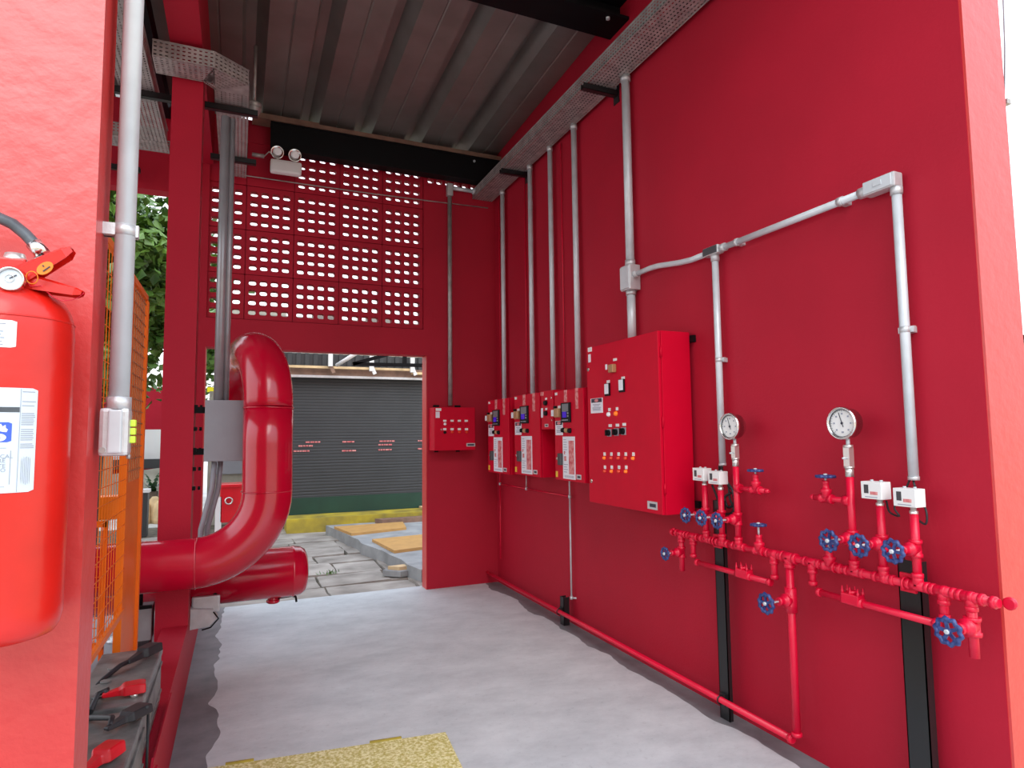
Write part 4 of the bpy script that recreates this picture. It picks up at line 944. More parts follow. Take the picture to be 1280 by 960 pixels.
# valve head block
m_ = MB(); m_.bbox(ex - .028, ex + .02, ey - .018, ey + .018, 1.765, 1.80, .004); m_.build('valve_head', 'extred', t)
# tag and ring
tg = aty(56, 335, 1.215); m_ = MB()
dd = (aty(64, 329, 1.215) - aty(48, 341, 1.215)); dd.y = 0; dn = dd.normalized(); pn = Vector((-dn.z, 0, dn.x))
poly = [tg + dn * (.011 * math.cos(a)) * 1.2 + pn * .0085 * math.sin(a) for a in [2 * PI * k / 16 for k in range(16)]]
m_.prism(poly, (0, .003, 0)); m_.build('seal_tag', 'tag', t)
m_ = MB(); m_.bar(tg + Vector((-.002, -.001, -.006)), tg + Vector((.007, -.001, .003)), .0018, .0006, Vector((0, 1, 0))); m_.bar(tg + Vector((-.003, -.001, .004)), tg + Vector((-.001, -.001, .002)), .002, .0006, Vector((0, 1, 0))); m_.build('tag_mark', 'ink', t)
rg = aty(40, 347, 1.225); m_ = MB(); m_.torus(rg, (.5, 1, .2), .010, .0009, 20, 5); m_.build('pull_ring', 'tag', t)
m_ = MB(); q = [aty(u, v, 1.235) for u, v in ((34, 352), (38, 358), (52, 357), (58, 364), (66, 371), (77, 376), (90, 375), (99, 371), (105, 366))]
m_.tube(q, .0008, 5); m_.build('seal_wire', 'smallpipe', t)
# hose
hp = [aty(52, 316, 1.30), aty(44, 306, 1.30), aty(32, 293, 1.31), aty(16, 280, 1.32), aty(-6, 270, 1.33), aty(-50, 268, 1.34), aty(-90, 300, 1.33)]
m_ = MB(); m_.tube(hp, .0098, 14); m_.build('hose', 'hose', t)
m_ = MB(); m_.cyl(aty(54, 318.5, 1.30), aty(42, 304, 1.30), .0125, 14); m_.cyl(aty(56, 321, 1.30), (ex + .015, ey, 1.785), .008, 10); m_.build('hose_ferrule', 'chrome', t)
m_ = MB(); m_.box(ex - .03, ex + .03, ey + .05, 1.40, 1.70, 1.73); m_.build('wall_hook', 'alu', t)
# curved labels on the cylinder
def cyl_pt(a, z, k=0.0): return Vector((ex + (er_ + .0006 + k) * math.sin(a), ey - (er_ + .0006 + k) * math.cos(a), z))
def ang(u, v):   # angle on the cylinder where the line of sight first meets it
    d = ray(u, v); A = d.x ** 2 + d.y ** 2; B = 2 * (d.x * (EYE.x - ex) + d.y * (EYE.y - ey)); C_ = (EYE.x - ex) ** 2 + (EYE.y - ey) ** 2 - er_ ** 2
    s_ = (-B - math.sqrt(max(B * B - 4 * A * C_, 0))) / (2 * A); p = EYE + d * s_; return math.atan2(p.x - ex, -(p.y - ey)), p.z
def curved(a0, a1, z0, z1, k, m, name, par, n_=10, rnd=0.0):
    b = MB(); 
    for i in range(n_):
        s0 = a0 + (a1 - a0) * i / n_; s1 = a0 + (a1 - a0) * (i + 1) / n_
        e0 = rnd if (i == 0 or False) else 0; e1 = rnd if i == n_ - 1 else 0
        b.quad([cyl_pt(s0, z0 + e0, k), cyl_pt(s1, z0 + e1, k), cyl_pt(s1, z1 - e1, k), cyl_pt(s0, z1 - e0, k)])
    return b.build(name, m, par, fix=False)
aR, zA = ang(47.5, 486); _, zB = ang(44, 614); aM, _ = ang(24, 540); aLft = aR - 1.9
lab = curved(aLft, aR, zB, zA, 0, 'pale', 'instruction_label', t, 24, .003)
def lines(par, a0, a1, zs_, h, m='inkgrey', jit=0.0, k=.0003):
    b = MB()
    for z in zs_:
        e = a1 - random.uniform(0, jit); n_ = 4
        for i in range(n_):
            s0 = a0 + (e - a0) * i / n_; s1 = a0 + (e - a0) * (i + 1) / n_
            b.quad([cyl_pt(s0, z - h, k), cyl_pt(s1, z - h, k), cyl_pt(s1, z + h, k), cyl_pt(s0, z + h, k)])
    return b.build('label_print', m, par, fix=False)
H_ = zA - zB
def zf(f_): return zA - H_ * f_
lines(lab, aM - .004, aM + .006, [], .001)
b = MB(); b.quad([cyl_pt(aM - .004, zB + .001, .0003), cyl_pt(aM + .004, zB + .001, .0003), cyl_pt(aM + .004, zA - .001, .0003), cyl_pt(aM - .004, zA - .001, .0003)]); b.build('label_rule', 'inkgrey', lab, fix=False)
wR = aR - aM
lines(lab, aM + .08 * wR, aR - .1 * wR, [zf(.035)] + [zf(.13), zf(.17)] + [zf(.245 + .018 * k) for k in range(7)] + [zf(.40 + .02 * k) for k in range(6)] + [zf(.54 + .018 * k) for k in range(3)], .0006, 'inkgrey', .12 * wR)
b = MB()
for k in range(6):
    s_ = aM + wR * (.18 + .1 * k); b.quad([cyl_pt(s_, zf(.93 - .02 * abs(k - 3)), .0003), cyl_pt(s_ + .035 * wR, zf(.93), .0003), cyl_pt(s_ + .035 * wR, zf(.66), .0003), cyl_pt(s_, zf(.66 + .015 * abs(k - 3)), .0003)])
b.build('label_print', 'inkgrey', lab, fix=False)
curved(aLft + .3, aM - .01, zf(.235), zf(.185), .0003, 'hose', 'label_band', lab)
aB1, _ = ang(14.5, 540); aB0 = aB1 - .42
curved(aB0, aB1, zf(.52), zf(.33), .0003, 'blueink', 'pictogram', lab, 8, .002)
# pictogram: flame over a drum
b = MB(); cxa = aB1 - .16; fx = lambda x_: cxa + x_ / er_
poly = [(-.008, .41), (-.0095, .38), (-.005, .40), (-.003, .36), (.001, .345), (.003, .37), (.0065, .355), (.007, .385), (.0095, .40), (.008, .425)]
pv = [b.bm.verts.new(cyl_pt(fx(x_), zf(f_), .0006)) for x_, f_ in poly]; b.bm.faces.new(pv)
ci = [b.bm.verts.new(cyl_pt(fx(-.0005 + .0085 * math.cos(a)), zf(.475) + .0058 * math.sin(a), .0006)) for a in [2 * PI * k / 16 for k in range(16)]]; b.bm.faces.new(ci); b.build('pictogram_flame', 'white', lab, fix=False)
for txt, f_, s_ in (('NA VERTICAL', .655, .0085), ('O LACRE', .695, .0085), ('E APERTE', .745, .0085), ('GATILHO', .785, .0085)):
    bm_ = text_bm(txt, s_, lambda x_, y_, f_=f_: cyl_pt(aB1 - .26 + x_ / er_, zf(f_) + y_, .0005))
    q_ = MB(); q_.merge(bm_); q_.build('lettering', 'inkgrey', lab, fix=False)
b = MB(); 
for f0 in (.575, .94): 
    for i in range(8):
        s0 = aB0 - .1 + (aM - .07 - aB0) * i / 8; s1 = aB0 - .1 + (aM - .07 - aB0) * (i + 1) / 8; b.quad([cyl_pt(s0, zf(f0) - .0004, .0003), cyl_pt(s1, zf(f0) - .0004, .0003), cyl_pt(s1, zf(f0) + .0004, .0003), cyl_pt(s0, zf(f0) + .0004, .0003)])
b.quad([cyl_pt(aM - .11, zf(.92), .0003), cyl_pt(aM - .10, zf(.92), .0003), cyl_pt(aM - .10, zf(.6), .0003), cyl_pt(aM - .11, zf(.6), .0003)]); b.build('label_frame', 'inkgrey', lab, fix=False)
aR2, zA2 = ang(21.5, 401); _, zB2 = ang(21, 435)
lab2 = curved(aR2 - 1.0, aR2, zB2, zA2, 0, 'white', 'inspection_label', t, 14, .002)
curved(aR2 - .95, aR2 - .05, zB2 + .012, zA2 - .010, .0003, 'pale', 'label_field', lab2)
lines(lab2, aR2 - .9, aR2 - .12, [zA2 - .006, zA2 - .013, zA2 - .018, zA2 - .023, zA2 - .028, zB2 + .009, zB2 + .004], .0007, 'inkgrey', .15, .0006)

# ------------------------------------------------------------------ batteries on the low wall
def battery(y0, y1, x0, x1, z0, z1, label):
    t = thing('battery', label, 'battery', ((x0 + x1) / 2, (y0 + y1) / 2, z0), 'starter batteries')
    m_ = MB(); m_.bbox(x0, x1, y0, y1, z0, z1 - .03, .008); m_.build('case', 'battery', t)
    m_ = MB(); m_.bbox(x0 - .004, x1 + .004, y0 - .004, y1 + .004, z1 - .03, z1, .006); m_.build('lid', 'battery', t)
    m_ = MB(); m_.box(x1 - .0, x1 + .006, y0 + .02, y1 - .02, z1 - .06, z1 - .052); m_.box(x1, x1 + .006, y0 + .02, y1 - .02, z0 + .05, z0 + .058); m_.build('rib', 'battery', t, split=True)
    m_ = MB()
    for k in range(3): m_.cyl(((x0 + x1) / 2 - .04, y0 + .12 + k * .15, z1), ((x0 + x1) / 2 - .04, y0 + .12 + k * .15, z1 + .006), .018, 14)
    m_.build('filler_cap', 'battery', t, split=True)
    m_ = MB(); m_.cyl((x1 - .03, y1 - .05, z1), (x1 - .03, y1 - .05, z1 + .014), .012, 12); m_.cyl((x1 - .03, y0 + .07, z1), (x1 - .03, y0 + .07, z1 + .014), .012, 12); m_.build('terminal', 'brass', t, split=True)
bt1 = .60
battery(2.54, 3.17, -.50, -.285, .375, bt1, 'dusty black battery farther back, next to the orange guard')
battery(1.88, 2.49, -.49, -.270, .375, bt1, 'dusty black battery nearer the camera, behind the foreground pier')
# clamps & covers
def cover(c, d, w, L, h, m, label, tail):
    t = thing('battery_clamp', label, 'battery clamp', c); c = Vector(c); d = Vector(d).normalized(); s_ = Vector((-d.y, d.x, 0)); u_ = Vector((0, 0, 1))
    b = MB(); sec = []
    for f_, ww, hh in ((0, 1, .9), (.12, 1.05, 1), (.5, 1.0, 1), (.6, .6, .7), (1, .35, .4)):
        q = c + d * L * f_; sec.append([q - s_ * w * ww / 2, q + s_ * w * ww / 2, q + s_ * w * ww * .42 + u_ * h * hh, q - s_ * w * ww * .42 + u_ * h * hh])
    vs = [[b.bm.verts.new(p) for p in r_] for r_ in sec]
    for i in range(len(vs) - 1):
        for j in range(4): b.bm.faces.new((vs[i][j], vs[i][(j + 1) % 4], vs[i + 1][(j + 1) % 4], vs[i + 1][j]))
    b.bm.faces.new(vs[0][::-1]); b.bm.faces.new(vs[-1]); bmesh.ops.bevel(b.bm, geom=b.bm.edges[:], offset=.003, segments=1, affect='EDGES'); b.build('cover', m, t)
    m_ = MB(); m_.tube([c + d * L * .9 + u_ * h * .25] + [Vector(p) for p in tail], .009, 8); m_.build('lead', 'rubber', t)
z = bt1 + .012
def B_(u, v, zz=z): return atz(u, v, zz)
cover(B_(182, 862), B_(150, 868) - B_(182, 862), .065, .13, .032, 'clampred', 'red battery terminal cover on the farther battery', [B_(135, 862, .63), B_(122, 868, .62), B_(113, 890, .61)])
cover(B_(146, 938), B_(118, 958) - B_(146, 938), .06, .13, .034, 'clampred', 'red battery terminal cover on the nearer battery', [B_(105, 965, .62), B_(85, 975, .6)])
cover(B_(183, 888, .615), B_(150, 905, .615) - B_(183, 888, .615), .06, .15, .028, 'rubber', 'black battery terminal clamp between the two batteries', [B_(140, 897, .63), B_(118, 897, .62), B_(95, 900, .6)])
cover(B_(196, 812, .615), B_(176, 822, .615) - B_(196, 812, .615), .06, .17, .035, 'rubber', 'black battery terminal clamp at the foot of the orange guard', [B_(150, 832, .62), B_(128, 850, .60), B_(108, 872, .58)])
m_ = MB(); m_.tube([B_(184, 884, .64), (-.262, 2.52, .60), (-.258, 2.50, .50), (-.258, 2.49, .36)], .005, 6); m_.build('cable', 'rubber', label='thin black wire hanging down between the batteries', category='cable')
t = thing('battery_rack', 'thin red steel angle rack under the batteries on the low wall', 'rack', (-.26, 2.5, .355))
m_ = MB(); m_.bar((-.247, 3.2, .372), (-.247, 1.6, .372), .006, .04); m_.box(-.52, -.245, 1.8, 3.2, .356, .362); m_.build('angle_rail', 'wall', t)
m_ = MB(); m_.bar((-.245, 2.55, .40), (-.235, 1.75, .02), .008, .03); m_.bar((-.235, 2.55, .38), (-.235, 2.55, .0), .008, .02); m_.build('brace', 'wall', t)

# ------------------------------------------------------------------ orange mesh guard
xo = -.45; yo = atx(159, 600, xo).y; ye2 = atx(175.5, 600, xo).y; zt0 = atx(166, 352, xo).z
t = thing('mesh_guard', 'orange wire mesh guard with steel posts behind the foreground pier', 'guard', (xo, yo, .36))
m_ = MB(); m_.box(xo - .03, xo + .0, yo - .016, yo + .012, .362, zt0); m_.build('post', 'orange', t)
m_ = MB(); m_.box(xo - .012, xo + .012, ye2 - .02, ye2 + .01, .362, zt0); m_.build('post', 'orange', t)
m_ = MB(); m_.box(xo - .008, xo + .008, 1.95, ye2, zt0, zt0 + .03); m_.build('top_rail', 'orange', t)
m_ = MB(); m_.box(xo - .008, xo + .008, 1.95, yo, .735, .76); m_.build('bottom_rail', 'orange', t)
m_ = MB()
yy = 1.95
while yy < yo - .04: m_.box(xo - .0015, xo + .0015, yy - .0013, yy + .0013, .75, zt0); yy += .055
zz = .80
while zz < zt0 - .05: m_.box(xo + .001, xo + .003, 1.95, yo, zz - .0013, zz + .0013); zz += .065
m_.build('wire_mesh', 'orange', t, kind='stuff')
m_ = MB()
yy = yo + .05
while yy < ye2 - .03: m_.box(xo - .0015, xo + .0015, yy - .0015, yy + .0015, 1.3, zt0); yy += .06
zz = 1.35
while zz < zt0: m_.box(xo + .001, xo + .004, yo + .01, ye2, zz - .0018, zz + .0018); zz += .055
m_.build('wire_mesh', 'bronze', t, kind='stuff')
m_ = MB(); m_.box(xo - .006, xo - .002, yo, ye2, .40, zt0); m_.build('sheet_panel', 'orange', t)
t = thing('mesh_guard', 'low orange wire guard around the machinery in the left bay', 'guard', (-.9, 4.9, 0))
m_ = MB(); m_.box(-1.1, -.60, 3.79, 3.81, 1.05, 1.08); m_.box(-1.1, -.60, 3.79, 3.81, .45, .48); m_.box(-.62, -.60, 3.79, 3.81, .0, 1.08); m_.build('frame', 'orange', t)
m_ = MB()
for k in range(18): m_.box(-1.1 + .028 * k - .0015, -1.1 + .028 * k + .0015, 3.798, 3.802, .46, 1.06)
for k in range(12): m_.box(-1.1, -.61, 3.803, 3.806, .5 + .05 * k, .503 + .05 * k)
m_.build('wire_mesh', 'orange', t, kind='stuff')
# machinery base between guard and column
t = thing('equipment_base', 'grey steel base plate with a bolt in the left bay behind the orange mesh', 'machine base', (-.9, 4.9, 0))
m_ = MB(); m_.bbox(-1.6, -.62, 4.0, 5.9, .0, .12, .01); m_.build('plate', 'paintgrey', t)
c = atz(144, 802, .12); m_ = MB(); m_.lathe((c.x, c.y, .12), (0, 0, 1), [(0, .05), (.01, .05), (.012, .03), (.035, .03)], 12); m_.build('bolt', 'alu', t)
t = thing('machine_plinth', 'grey and black machine plinth standing between the orange guard and the red column', 'plinth', (-.52, 4.75, 0))
m_ = MB(); m_.bbox(-.60, -.46, 4.46, 4.60, .28, .48, .006); m_.build('block', 'concrete', t)
m_ = MB(); m_.bbox(-.60, -.47, 4.46, 4.60, .0, .28, .006); m_.build('rubber_mount', 'rubber', t)
m_ = MB(); m_.cyl((-.53, 4.52, .48), (-.53, 4.52, .60), .014, 8); m_.box(-.60, -.46, 4.45, 4.47, .47, .49); m_.build('stud', 'black', t)

# ------------------------------------------------------------------ yellow hatch plate on the floor
t = thing('hatch_cover', 'gritty yellow painted steel hatch plate on the floor', 'hatch cover', (.5, 2.9, 0))
A, B2, C2, D2 = Vector((-.10, 3.285, 0)), Vector((.985, 3.165, 0)), Vector((.90, 2.2, 0)), Vector((-.2, 2.3, 0))
m_ = MB(); m_.prism([A, D2, C2, B2], (0, 0, .008)); m_.build('plate', 'grit', t)
for f0, f1 in ((.07, .18), (.66, .80)):
    m_ = MB(); m_.bar(A.lerp(B2, f0) + Vector((0, .006, .009)), A.lerp(B2, f1) + Vector((0, .006, .009)), .012, .012); m_.build('hinge', 'yellow', t)

# ------------------------------------------------------------------ yard behind the doorway
t_y = MB(); t_y.box(-3.2, XW + 2.5, 6.24, 12.6, -.3, -.06); yard = t_y.build('ground', 'soil', world=True, kind='structure')
random.seed(11)
rows = 9; y = 6.26; GX = []
ys_ = [6.27]
while ys_[-1] < 10.7: ys_.append(ys_[-1] + random.uniform(.42, .66))
prev = None
for r_i in range(len(ys_) - 1):
    xs = [-1.6]
    while xs[-1] < 2.9: xs.append(xs[-1] + random.uniform(.45, .95))
    for i in range(len(xs) - 1):
        g_ = .006; x0, x1 = xs[i] + g_, xs[i + 1] - g_; ya, yb_ = ys_[r_i] + g_, ys_[r_i + 1] - g_
        j = lambda: random.uniform(-.016, .016)
        sk = random.uniform(-.03, .03)
        top = [(x0 + j(), ya + abs(j()), 0), (x0 + (x1 - x0) * .5, ya + abs(j()) * .6, 0), (x1 + j(), ya + abs(j()), 0), (x1 + sk * .5 + j(), (ya + yb_) / 2, 0), (x1 + j(), yb_ - abs(j()), 0), ((x0 + x1) / 2 + j(), yb_ - abs(j()) * .5, 0), (x0 + j(), yb_ - abs(j()), 0), (x0 - sk * .5, (ya + yb_) / 2, 0)]
        z_ = -.035 + random.uniform(-.012, .012); tx, ty = random.uniform(-.02, .02), random.uniform(-.02, .02)
        cx_ = (x0 + x1) / 2; cy_ = (ya + yb_) / 2
        b = MB(); up_ = [b.bm.verts.new((cx_ + (p[0] - cx_) * .985, cy_ + (p[1] - cy_) * .98, z_ + (p[0] - cx_) * tx + (p[1] - cy_) * ty)) for p in top]; dn_ = [b.bm.verts.new((p[0], p[1], -.08)) for p in top]
        b.bm.faces.new(up_)
        for k in range(8): b.bm.faces.new((dn_[k], dn_[(k + 1) % 8], up_[(k + 1) % 8], up_[k]))
        if cx_ > 2.2 and ya > 7: b.bm.free(); continue
        b.build('paving_stone', 'stone', yard)
# grass tufts
for (u, v, lb) in ((412, 717, 'small green weed growing in a paving joint'), (492, 716, 'small weed at the edge of the raised slab')):
    c = atz(u, v, -.03); m_ = MB()
    for k in range(26):
        a = random.uniform(0, 2 * PI); r_ = random.uniform(0, .13); p = c + Vector((r_ * math.cos(a), r_ * math.sin(a) * .8, 0)); q = p + Vector((random.uniform(-.04, .04), random.uniform(-.04, .04), random.uniform(.015, .045))); w = Vector((.006, .003, 0)); m_.quad([p - w, p + w, q + w * .3, q - w * .3])
    m_.build('weed', 'leaf', label=lb, category='weed', fix=False)
# raised slab
t = thing('raised_slab', 'low grey concrete slab beyond the doorway with rough edge', 'slab', (2.6, 8.5, 0))
random.seed(5)
edge_ = [(1.27 + .5 * k / 12 + random.uniform(-.03, .03), 10.33 - (10.33 - 6.5) * k / 12) for k in range(13)]
poly = [(x_, y_, -.05) for x_, y_ in edge_] + [(4.4, 6.4, -.05), (4.4, 10.33, -.05)]
m_ = MB(); m_.prism(poly, (0, 0, .15)); m_.build('slab', 'concrete', t)
def board(pts, z0, h, label):
    m_ = MB(); m_.prism([(p[0], p[1], z0) for p in pts], (0, 0, h)); m_.build('wooden_board', 'wood', label=label, category='board', group='ochre boards on the slab')
board([(1.345, 9.90), (2.40, 9.93), (2.30, 9.30), (1.475, 9.10)], .10, .035, 'ochre plywood board farther back on the slab')
board([(1.64, 8.48), (2.75, 8.60), (2.60, 7.72), (1.72, 7.53)], .10, .035, 'ochre plywood board nearer the doorway on the slab')
c = aty(491, 708, 6.85)
t = thing('broken_block', 'broken tan masonry block on the paving by the slab', 'masonry block', (1.6, 6.95, -.03)); m_ = MB(); m_.prism([(1.46, 6.95, -.02), (1.62, 6.80, -.02), (1.78, 6.84, -.02), (1.74, 7.02, -.02), (1.55, 7.06, -.02)], (0, 0, .06)); m_.build('block', 'concrete', t)
m_ = MB(); m_.prism([(1.52, 6.97, .04), (1.62, 6.86, .04), (1.77, 6.88, .04), (1.73, 7.0, .04)], (0, 0, .035)); m_.build('top_piece', 'sand', t)
m_ = MB()
for k in range(5): a = random.uniform(0, 6); p = Vector((1.80 + random.uniform(-.05, .05), 6.62 + random.uniform(-.05, .05), -.02)); m_.quad([p, p + Vector((.05, .01, .05)), p + Vector((.07, .05, .09)), p + Vector((.01, .04, .03))])
m_.build('dry_leaf', 'sand', label='curled dry leaves beside the broken block', category='dry leaves', fix=False)
p = atz(500, 652, .12); m_ = MB(); m_.prism([(2.02, 10.22, .10), (3.0, 10.25, .10), (3.0, 10.05, .10), (2.1, 10.03, .10)], (0, 0, .07)); m_.build('plank', 'timber', label='brown plank lying along the yellow kerb', category='plank')
# yellow kerb and building
t = thing('kerb', 'worn yellow kerb along the foot of the roller shutter', 'kerb', (2.0, 10.75, -.05)); m_ = MB()
m_.box(.72, 3.0, 10.62, 11.2, -.1, .185); m_.build('kerb_body', 'yellow', t)
t = thing('striped_kerb', 'kerb end with slanted black stripes at the right of the doorway view', 'kerb', (3.3, 10.8, -.05)); m_ = MB(); m_.box(3.0, 4.6, 10.62, 11.2, -.1, .22); m_.build('kerb_body', 'sand', t)
for k in range(7): m_ = MB(); x_ = 3.06 + k * .16; m_.prism([(x_, 10.615, .0), (x_ + .08, 10.615, .0), (x_ + .03, 10.615, .2), (x_ - .05, 10.615, .2)], (0, -.004, 0)); m_.build('stripe', 'ink', t)
ysh = 11.25
t = thing('roller_shutter', 'dark grey slatted roller shutter with a green foot band', 'shutter', (2.4, ysh, .1))
m_ = MB(); z_ = .45; 
pr = []
while z_ < 2.50: pr += [(ysh, z_), (ysh - .006, z_ + .008), (ysh - .006, z_ + .040), (ysh, z_ + .048)]; z_ += .052
for a_, c_ in zip(pr[:-1], pr[1:]):
    m_.quad([(.45, a_[0], a_[1]), (4.8, a_[0], a_[1]), (4.8, c_[0], c_[1]), (.45, c_[0], c_[1])])
m_.build('slat_curtain', 'shutter', t, fix=False)
m_ = MB(); m_.box(.45, 4.8, ysh - .02, ysh + .02, .17, .46); m_.build('foot_band', 'green', t)
m_ = MB(); m_.box(.40, 4.8, ysh + .02, ysh + .3, .1, 2.56); m_.build('backing_wall', 'shutter', t)
# printed lines on the shutter
for u, seq in ((385, ((6, 552.7, 18), (-4, 557.5, 16), (-8, 564, 20))), (435, ((0, 552.3, 14), (0, 563.5, 15))), (481, ((1, 551.5, 15), (0, 556, 16), (0, 562.3, 16))), (524.5, ((0, 551, 4), (0, 561, 4)))):
    m_ = MB(); random.seed(u)
    for du, v, L in seq:
        a = aty(u + du - L / 2, v, ysh - .014); b_ = aty(u + du + L / 2, v, ysh - .014); x_ = a.x
        while x_ < b_.x:
            w = random.uniform(.02, .07); m_.box(x_, x_ + w, ysh - .018, ysh - .013, a.z - .012, a.z + .012); x_ += w + .012
    m_.build('stencil_lettering', 'redink', t)
t = thing('canopy', 'dark corrugated canopy with white posts above the roller shutter', 'canopy', (2.4, 10.9, 2.5))
m_ = MB(); m_.box(.3, 2.8, 10.95, 11.02, 2.63, 2.67); m_.box(2.8, 5.0, 10.95, 11.02, 2.57, 2.61); m_.build('fascia_beam', 'sand', t)
m_ = MB(); m_.box(.3, 5.0, 11.05, 11.12, 2.48, 2.52); m_.build('fascia_beam', 'alu', t)
m_ = MB(); m_.box(.3, 5.0, 11.06, 11.10, 2.5, 2.66); m_.build('header_panel', 'timber', t)
m_ = MB(); x_ = .3
while x_ < 5.2: m_.box(x_, x_ + .07, 11.10, 11.14, 2.62, 2.895); x_ += .14
m_.box(.3, 5.2, 11.14, 11.16, 2.62, 2.895); m_.build('corrugated_cladding', 'slate', t)
for u in (413, 464.5, 515.5):
    a = aty(u, 450, 10.9); m_ = MB(); m_.box(a.x - .035, a.x + .035, 10.87, 10.93, 2.66 if u < 460 else 2.6, 2.93 if u < 430 else 2.86); m_.build('post', 'whitewall', t)
    m_ = MB(); m_.bar((a.x, 10.9, 2.68), (a.x + .06, 10.9, 2.55), .06, .03, Vector((0, 1, 0))); m_.build('bracket', 'whitewall' if u > 430 else 'timber', t)
m_ = MB(); m_.box(.2, 5.4, 11.1, 14, 3.12, 3.16); m_.box(.2, 5.4, 11.05, 11.12, 3.10, 3.50); m_.box(1.1, 1.5, 11.05, 11.1, 3.5, 3.58); m_.box(2.0, 2.45, 11.05, 11.1, 3.5, 3.60); m_.build('upper_roof', 'roof', t)
cnp = t
t = thing('roof_truss', 'thin black steel truss under the canopy at the doorway top', 'truss', (2.5, 9.2, 2.4))
m_ = MB(); a = aty(441, 455, 9.2); b_ = aty(540, 457, 9.2); c = aty(500, 439, 9.2); d_ = aty(540, 428, 9.2)
m_.bar(a, b_, .05, .05); m_.bar(a, c, .05, .05); m_.bar(c, d_, .05, .05); e_ = aty(506, 456, 9.2); f_ = aty(506, 437, 9.2); m_.bar(e_, f_, .05, .05); m_.build('chord', 'black', t)
a = aty(421, 456.5, 10.0); b_ = aty(448, 440, 9.6); m_ = MB(); m_.cyl(a, b_, .03, 10); m_.build('tube_lamp', 'tubelight', cnp)

# ------------------------------------------------------------------ things seen through the left gaps
def leafcrown(name_, c, rad, n_, size, m, seed, parent, squash=(1, 1, 1)):
    random.seed(seed); b = MB(); c = Vector(c)
    clumps = []
    for i in range(60):
        v = Vector((random.gauss(0, 1), random.gauss(0, 1), random.gauss(0, 1))).normalized() * rad * random.uniform(.45, .95); clumps.append(Vector((v.x * squash[0], v.y * squash[1], v.z * squash[2])))
    for i in range(n_):
        k = random.choice(clumps); p = c + k + Vector((random.gauss(0, .16), random.gauss(0, .16), random.gauss(0, .14))) * rad * .9
        d = Vector((random.uniform(-1, 1), random.uniform(-1, 1), random.uniform(-1.1, .2))).normalized(); s_ = d.cross(Vector((random.uniform(-1, 1), random.uniform(-1, 1), 1))).normalized(); L = size * random.uniform(.7, 1.25); w = L * .33; nn = d.cross(s_) * w * .35
        v = [b.bm.verts.new(q) for q in (p, p + d * L * .45 + s_ * w + nn, p + d * L, p + d * L * .45 - s_ * w + nn, p + d * L * .45)]
        b.bm.faces.new((v[0], v[1], v[4])); b.bm.faces.new((v[1], v[2], v[4])); b.bm.faces.new((v[2], v[3], v[4])); b.bm.faces.new((v[3], v[0], v[4]))
    return b.build(name_, m, parent, fix=False, kind='stuff')
def tree(x_, y_, zc_, rad, n_, size, m, seed, label, sq=(1, 1, 1)):
    t = thing('tree', label, 'tree', (x_, y_, -.05)); m_ = MB(); m_.tube([(x_, y_, -.05), (x_ + .05, y_, zc_ * .4), (x_ - .05, y_ + .1, zc_)], .11, 8); m_.build('trunk', 'bark', t); leafcrown('foliage', (x_, y_, zc_), rad, n_, size, m, seed, t, sq)
tree(-1.75, 9.6, 3.5, 1.5, 8500, .17, 'leaf', 2, 'leafy green tree seen between the orange guard and the red column', (1, .8, 1.1))
tree(-3.9, 13.6, 4.4, 2.3, 5500, .22, 'leafdark', 4, 'darker tree standing behind the leafy one in the left bay')
tree(-.2, 17.5, 3.5, 1.5, 4200, .2, 'leaf', 9, 'green shrub seen through the slot beside the grey conduit')
YF = 15.0
def fbox(u0, v0, u1, v1, y, dep):
    a = aty(u0, v0, y); b_ = aty(u1, v1, y); m_ = MB(); m_.box(min(a.x, b_.x), max(a.x, b_.x), y, y + dep, min(a.z, b_.z), max(a.z, b_.z)); return m_
m_ = MB(); a = aty(190, 537, 18); m_.box(-7.5, -1.2, 18, 18.2, -.05, 2.75); m_.build('yard_wall', 'wall', label='pink-red wall at the far end of the yard behind the trees', category='wall')
m_ = MB(); a = aty(180, 537, 17.5); b_ = aty(206, 574, 17.5); m_.box(-4.5, -1.3, 17.5, 17.6, b_.z, a.z); m_.build('white_panel', 'whitewall', label='white panel leaning before the far red wall', category='panel')
m_ = MB(); a = aty(180, 574, 17.3); b_ = aty(206, 584, 17.3); m_.box(-4.5, -1.3, 17.2, 17.4, b_.z - .02, a.z); m_.build('dark_rail', 'slate', label='dark grey band under the white panel', category='rail')
m_ = MB(); m_.prism([(-4.6, 17.0, -.05), (-1.2, 17.0, -.05), (-1.2, 17.0, aty(203, 582, 17).z), (-4.6, 17.0, aty(178, 588, 17).z - .3)], (0, .15, 0)); m_.build('low_wall', 'palewall', label='low weathered grey garden wall behind the cycad', category='wall')
t = thing('cycad', 'small dark green cycad with spiky fronds in the far flower bed', 'plant', (aty(190, 620, 13.8).x, 13.8, .1)); c = aty(191, 614, 13.8)
for k in range(13):
    a_ = 2 * PI * k / 13 + .2; el = .55 + .35 * (k % 3); m_ = MB(); ps = []
    for i in range(6):
        s_ = i / 5; ps.append(c + Vector((math.cos(a_) * math.cos(el), math.sin(a_) * math.cos(el), math.sin(el))) * .62 * s_ + Vector((0, 0, -.25 * s_ * s_)))
    for i in range(5):
        w = .06 * (1 - i / 6); d = (ps[i + 1] - ps[i]).normalized(); s_ = d.cross(Vector((0, 0, 1))).normalized()
        m_.quad([ps[i] - s_ * w, ps[i], ps[i + 1], ps[i + 1] - s_ * w * .8 - d * .05]); m_.quad([ps[i], ps[i] + s_ * w, ps[i + 1] + s_ * w * .8 - d * .05, ps[i + 1]])
    m_.build('frond', 'leafdark', t, fix=False)
m_ = MB(); m_.lathe((c.x, c.y, -.05), (0, 0, 1), [(0, .12), (.2, .1), (c.z + .05, .09)], 8); m_.build('stem', 'bark', t)
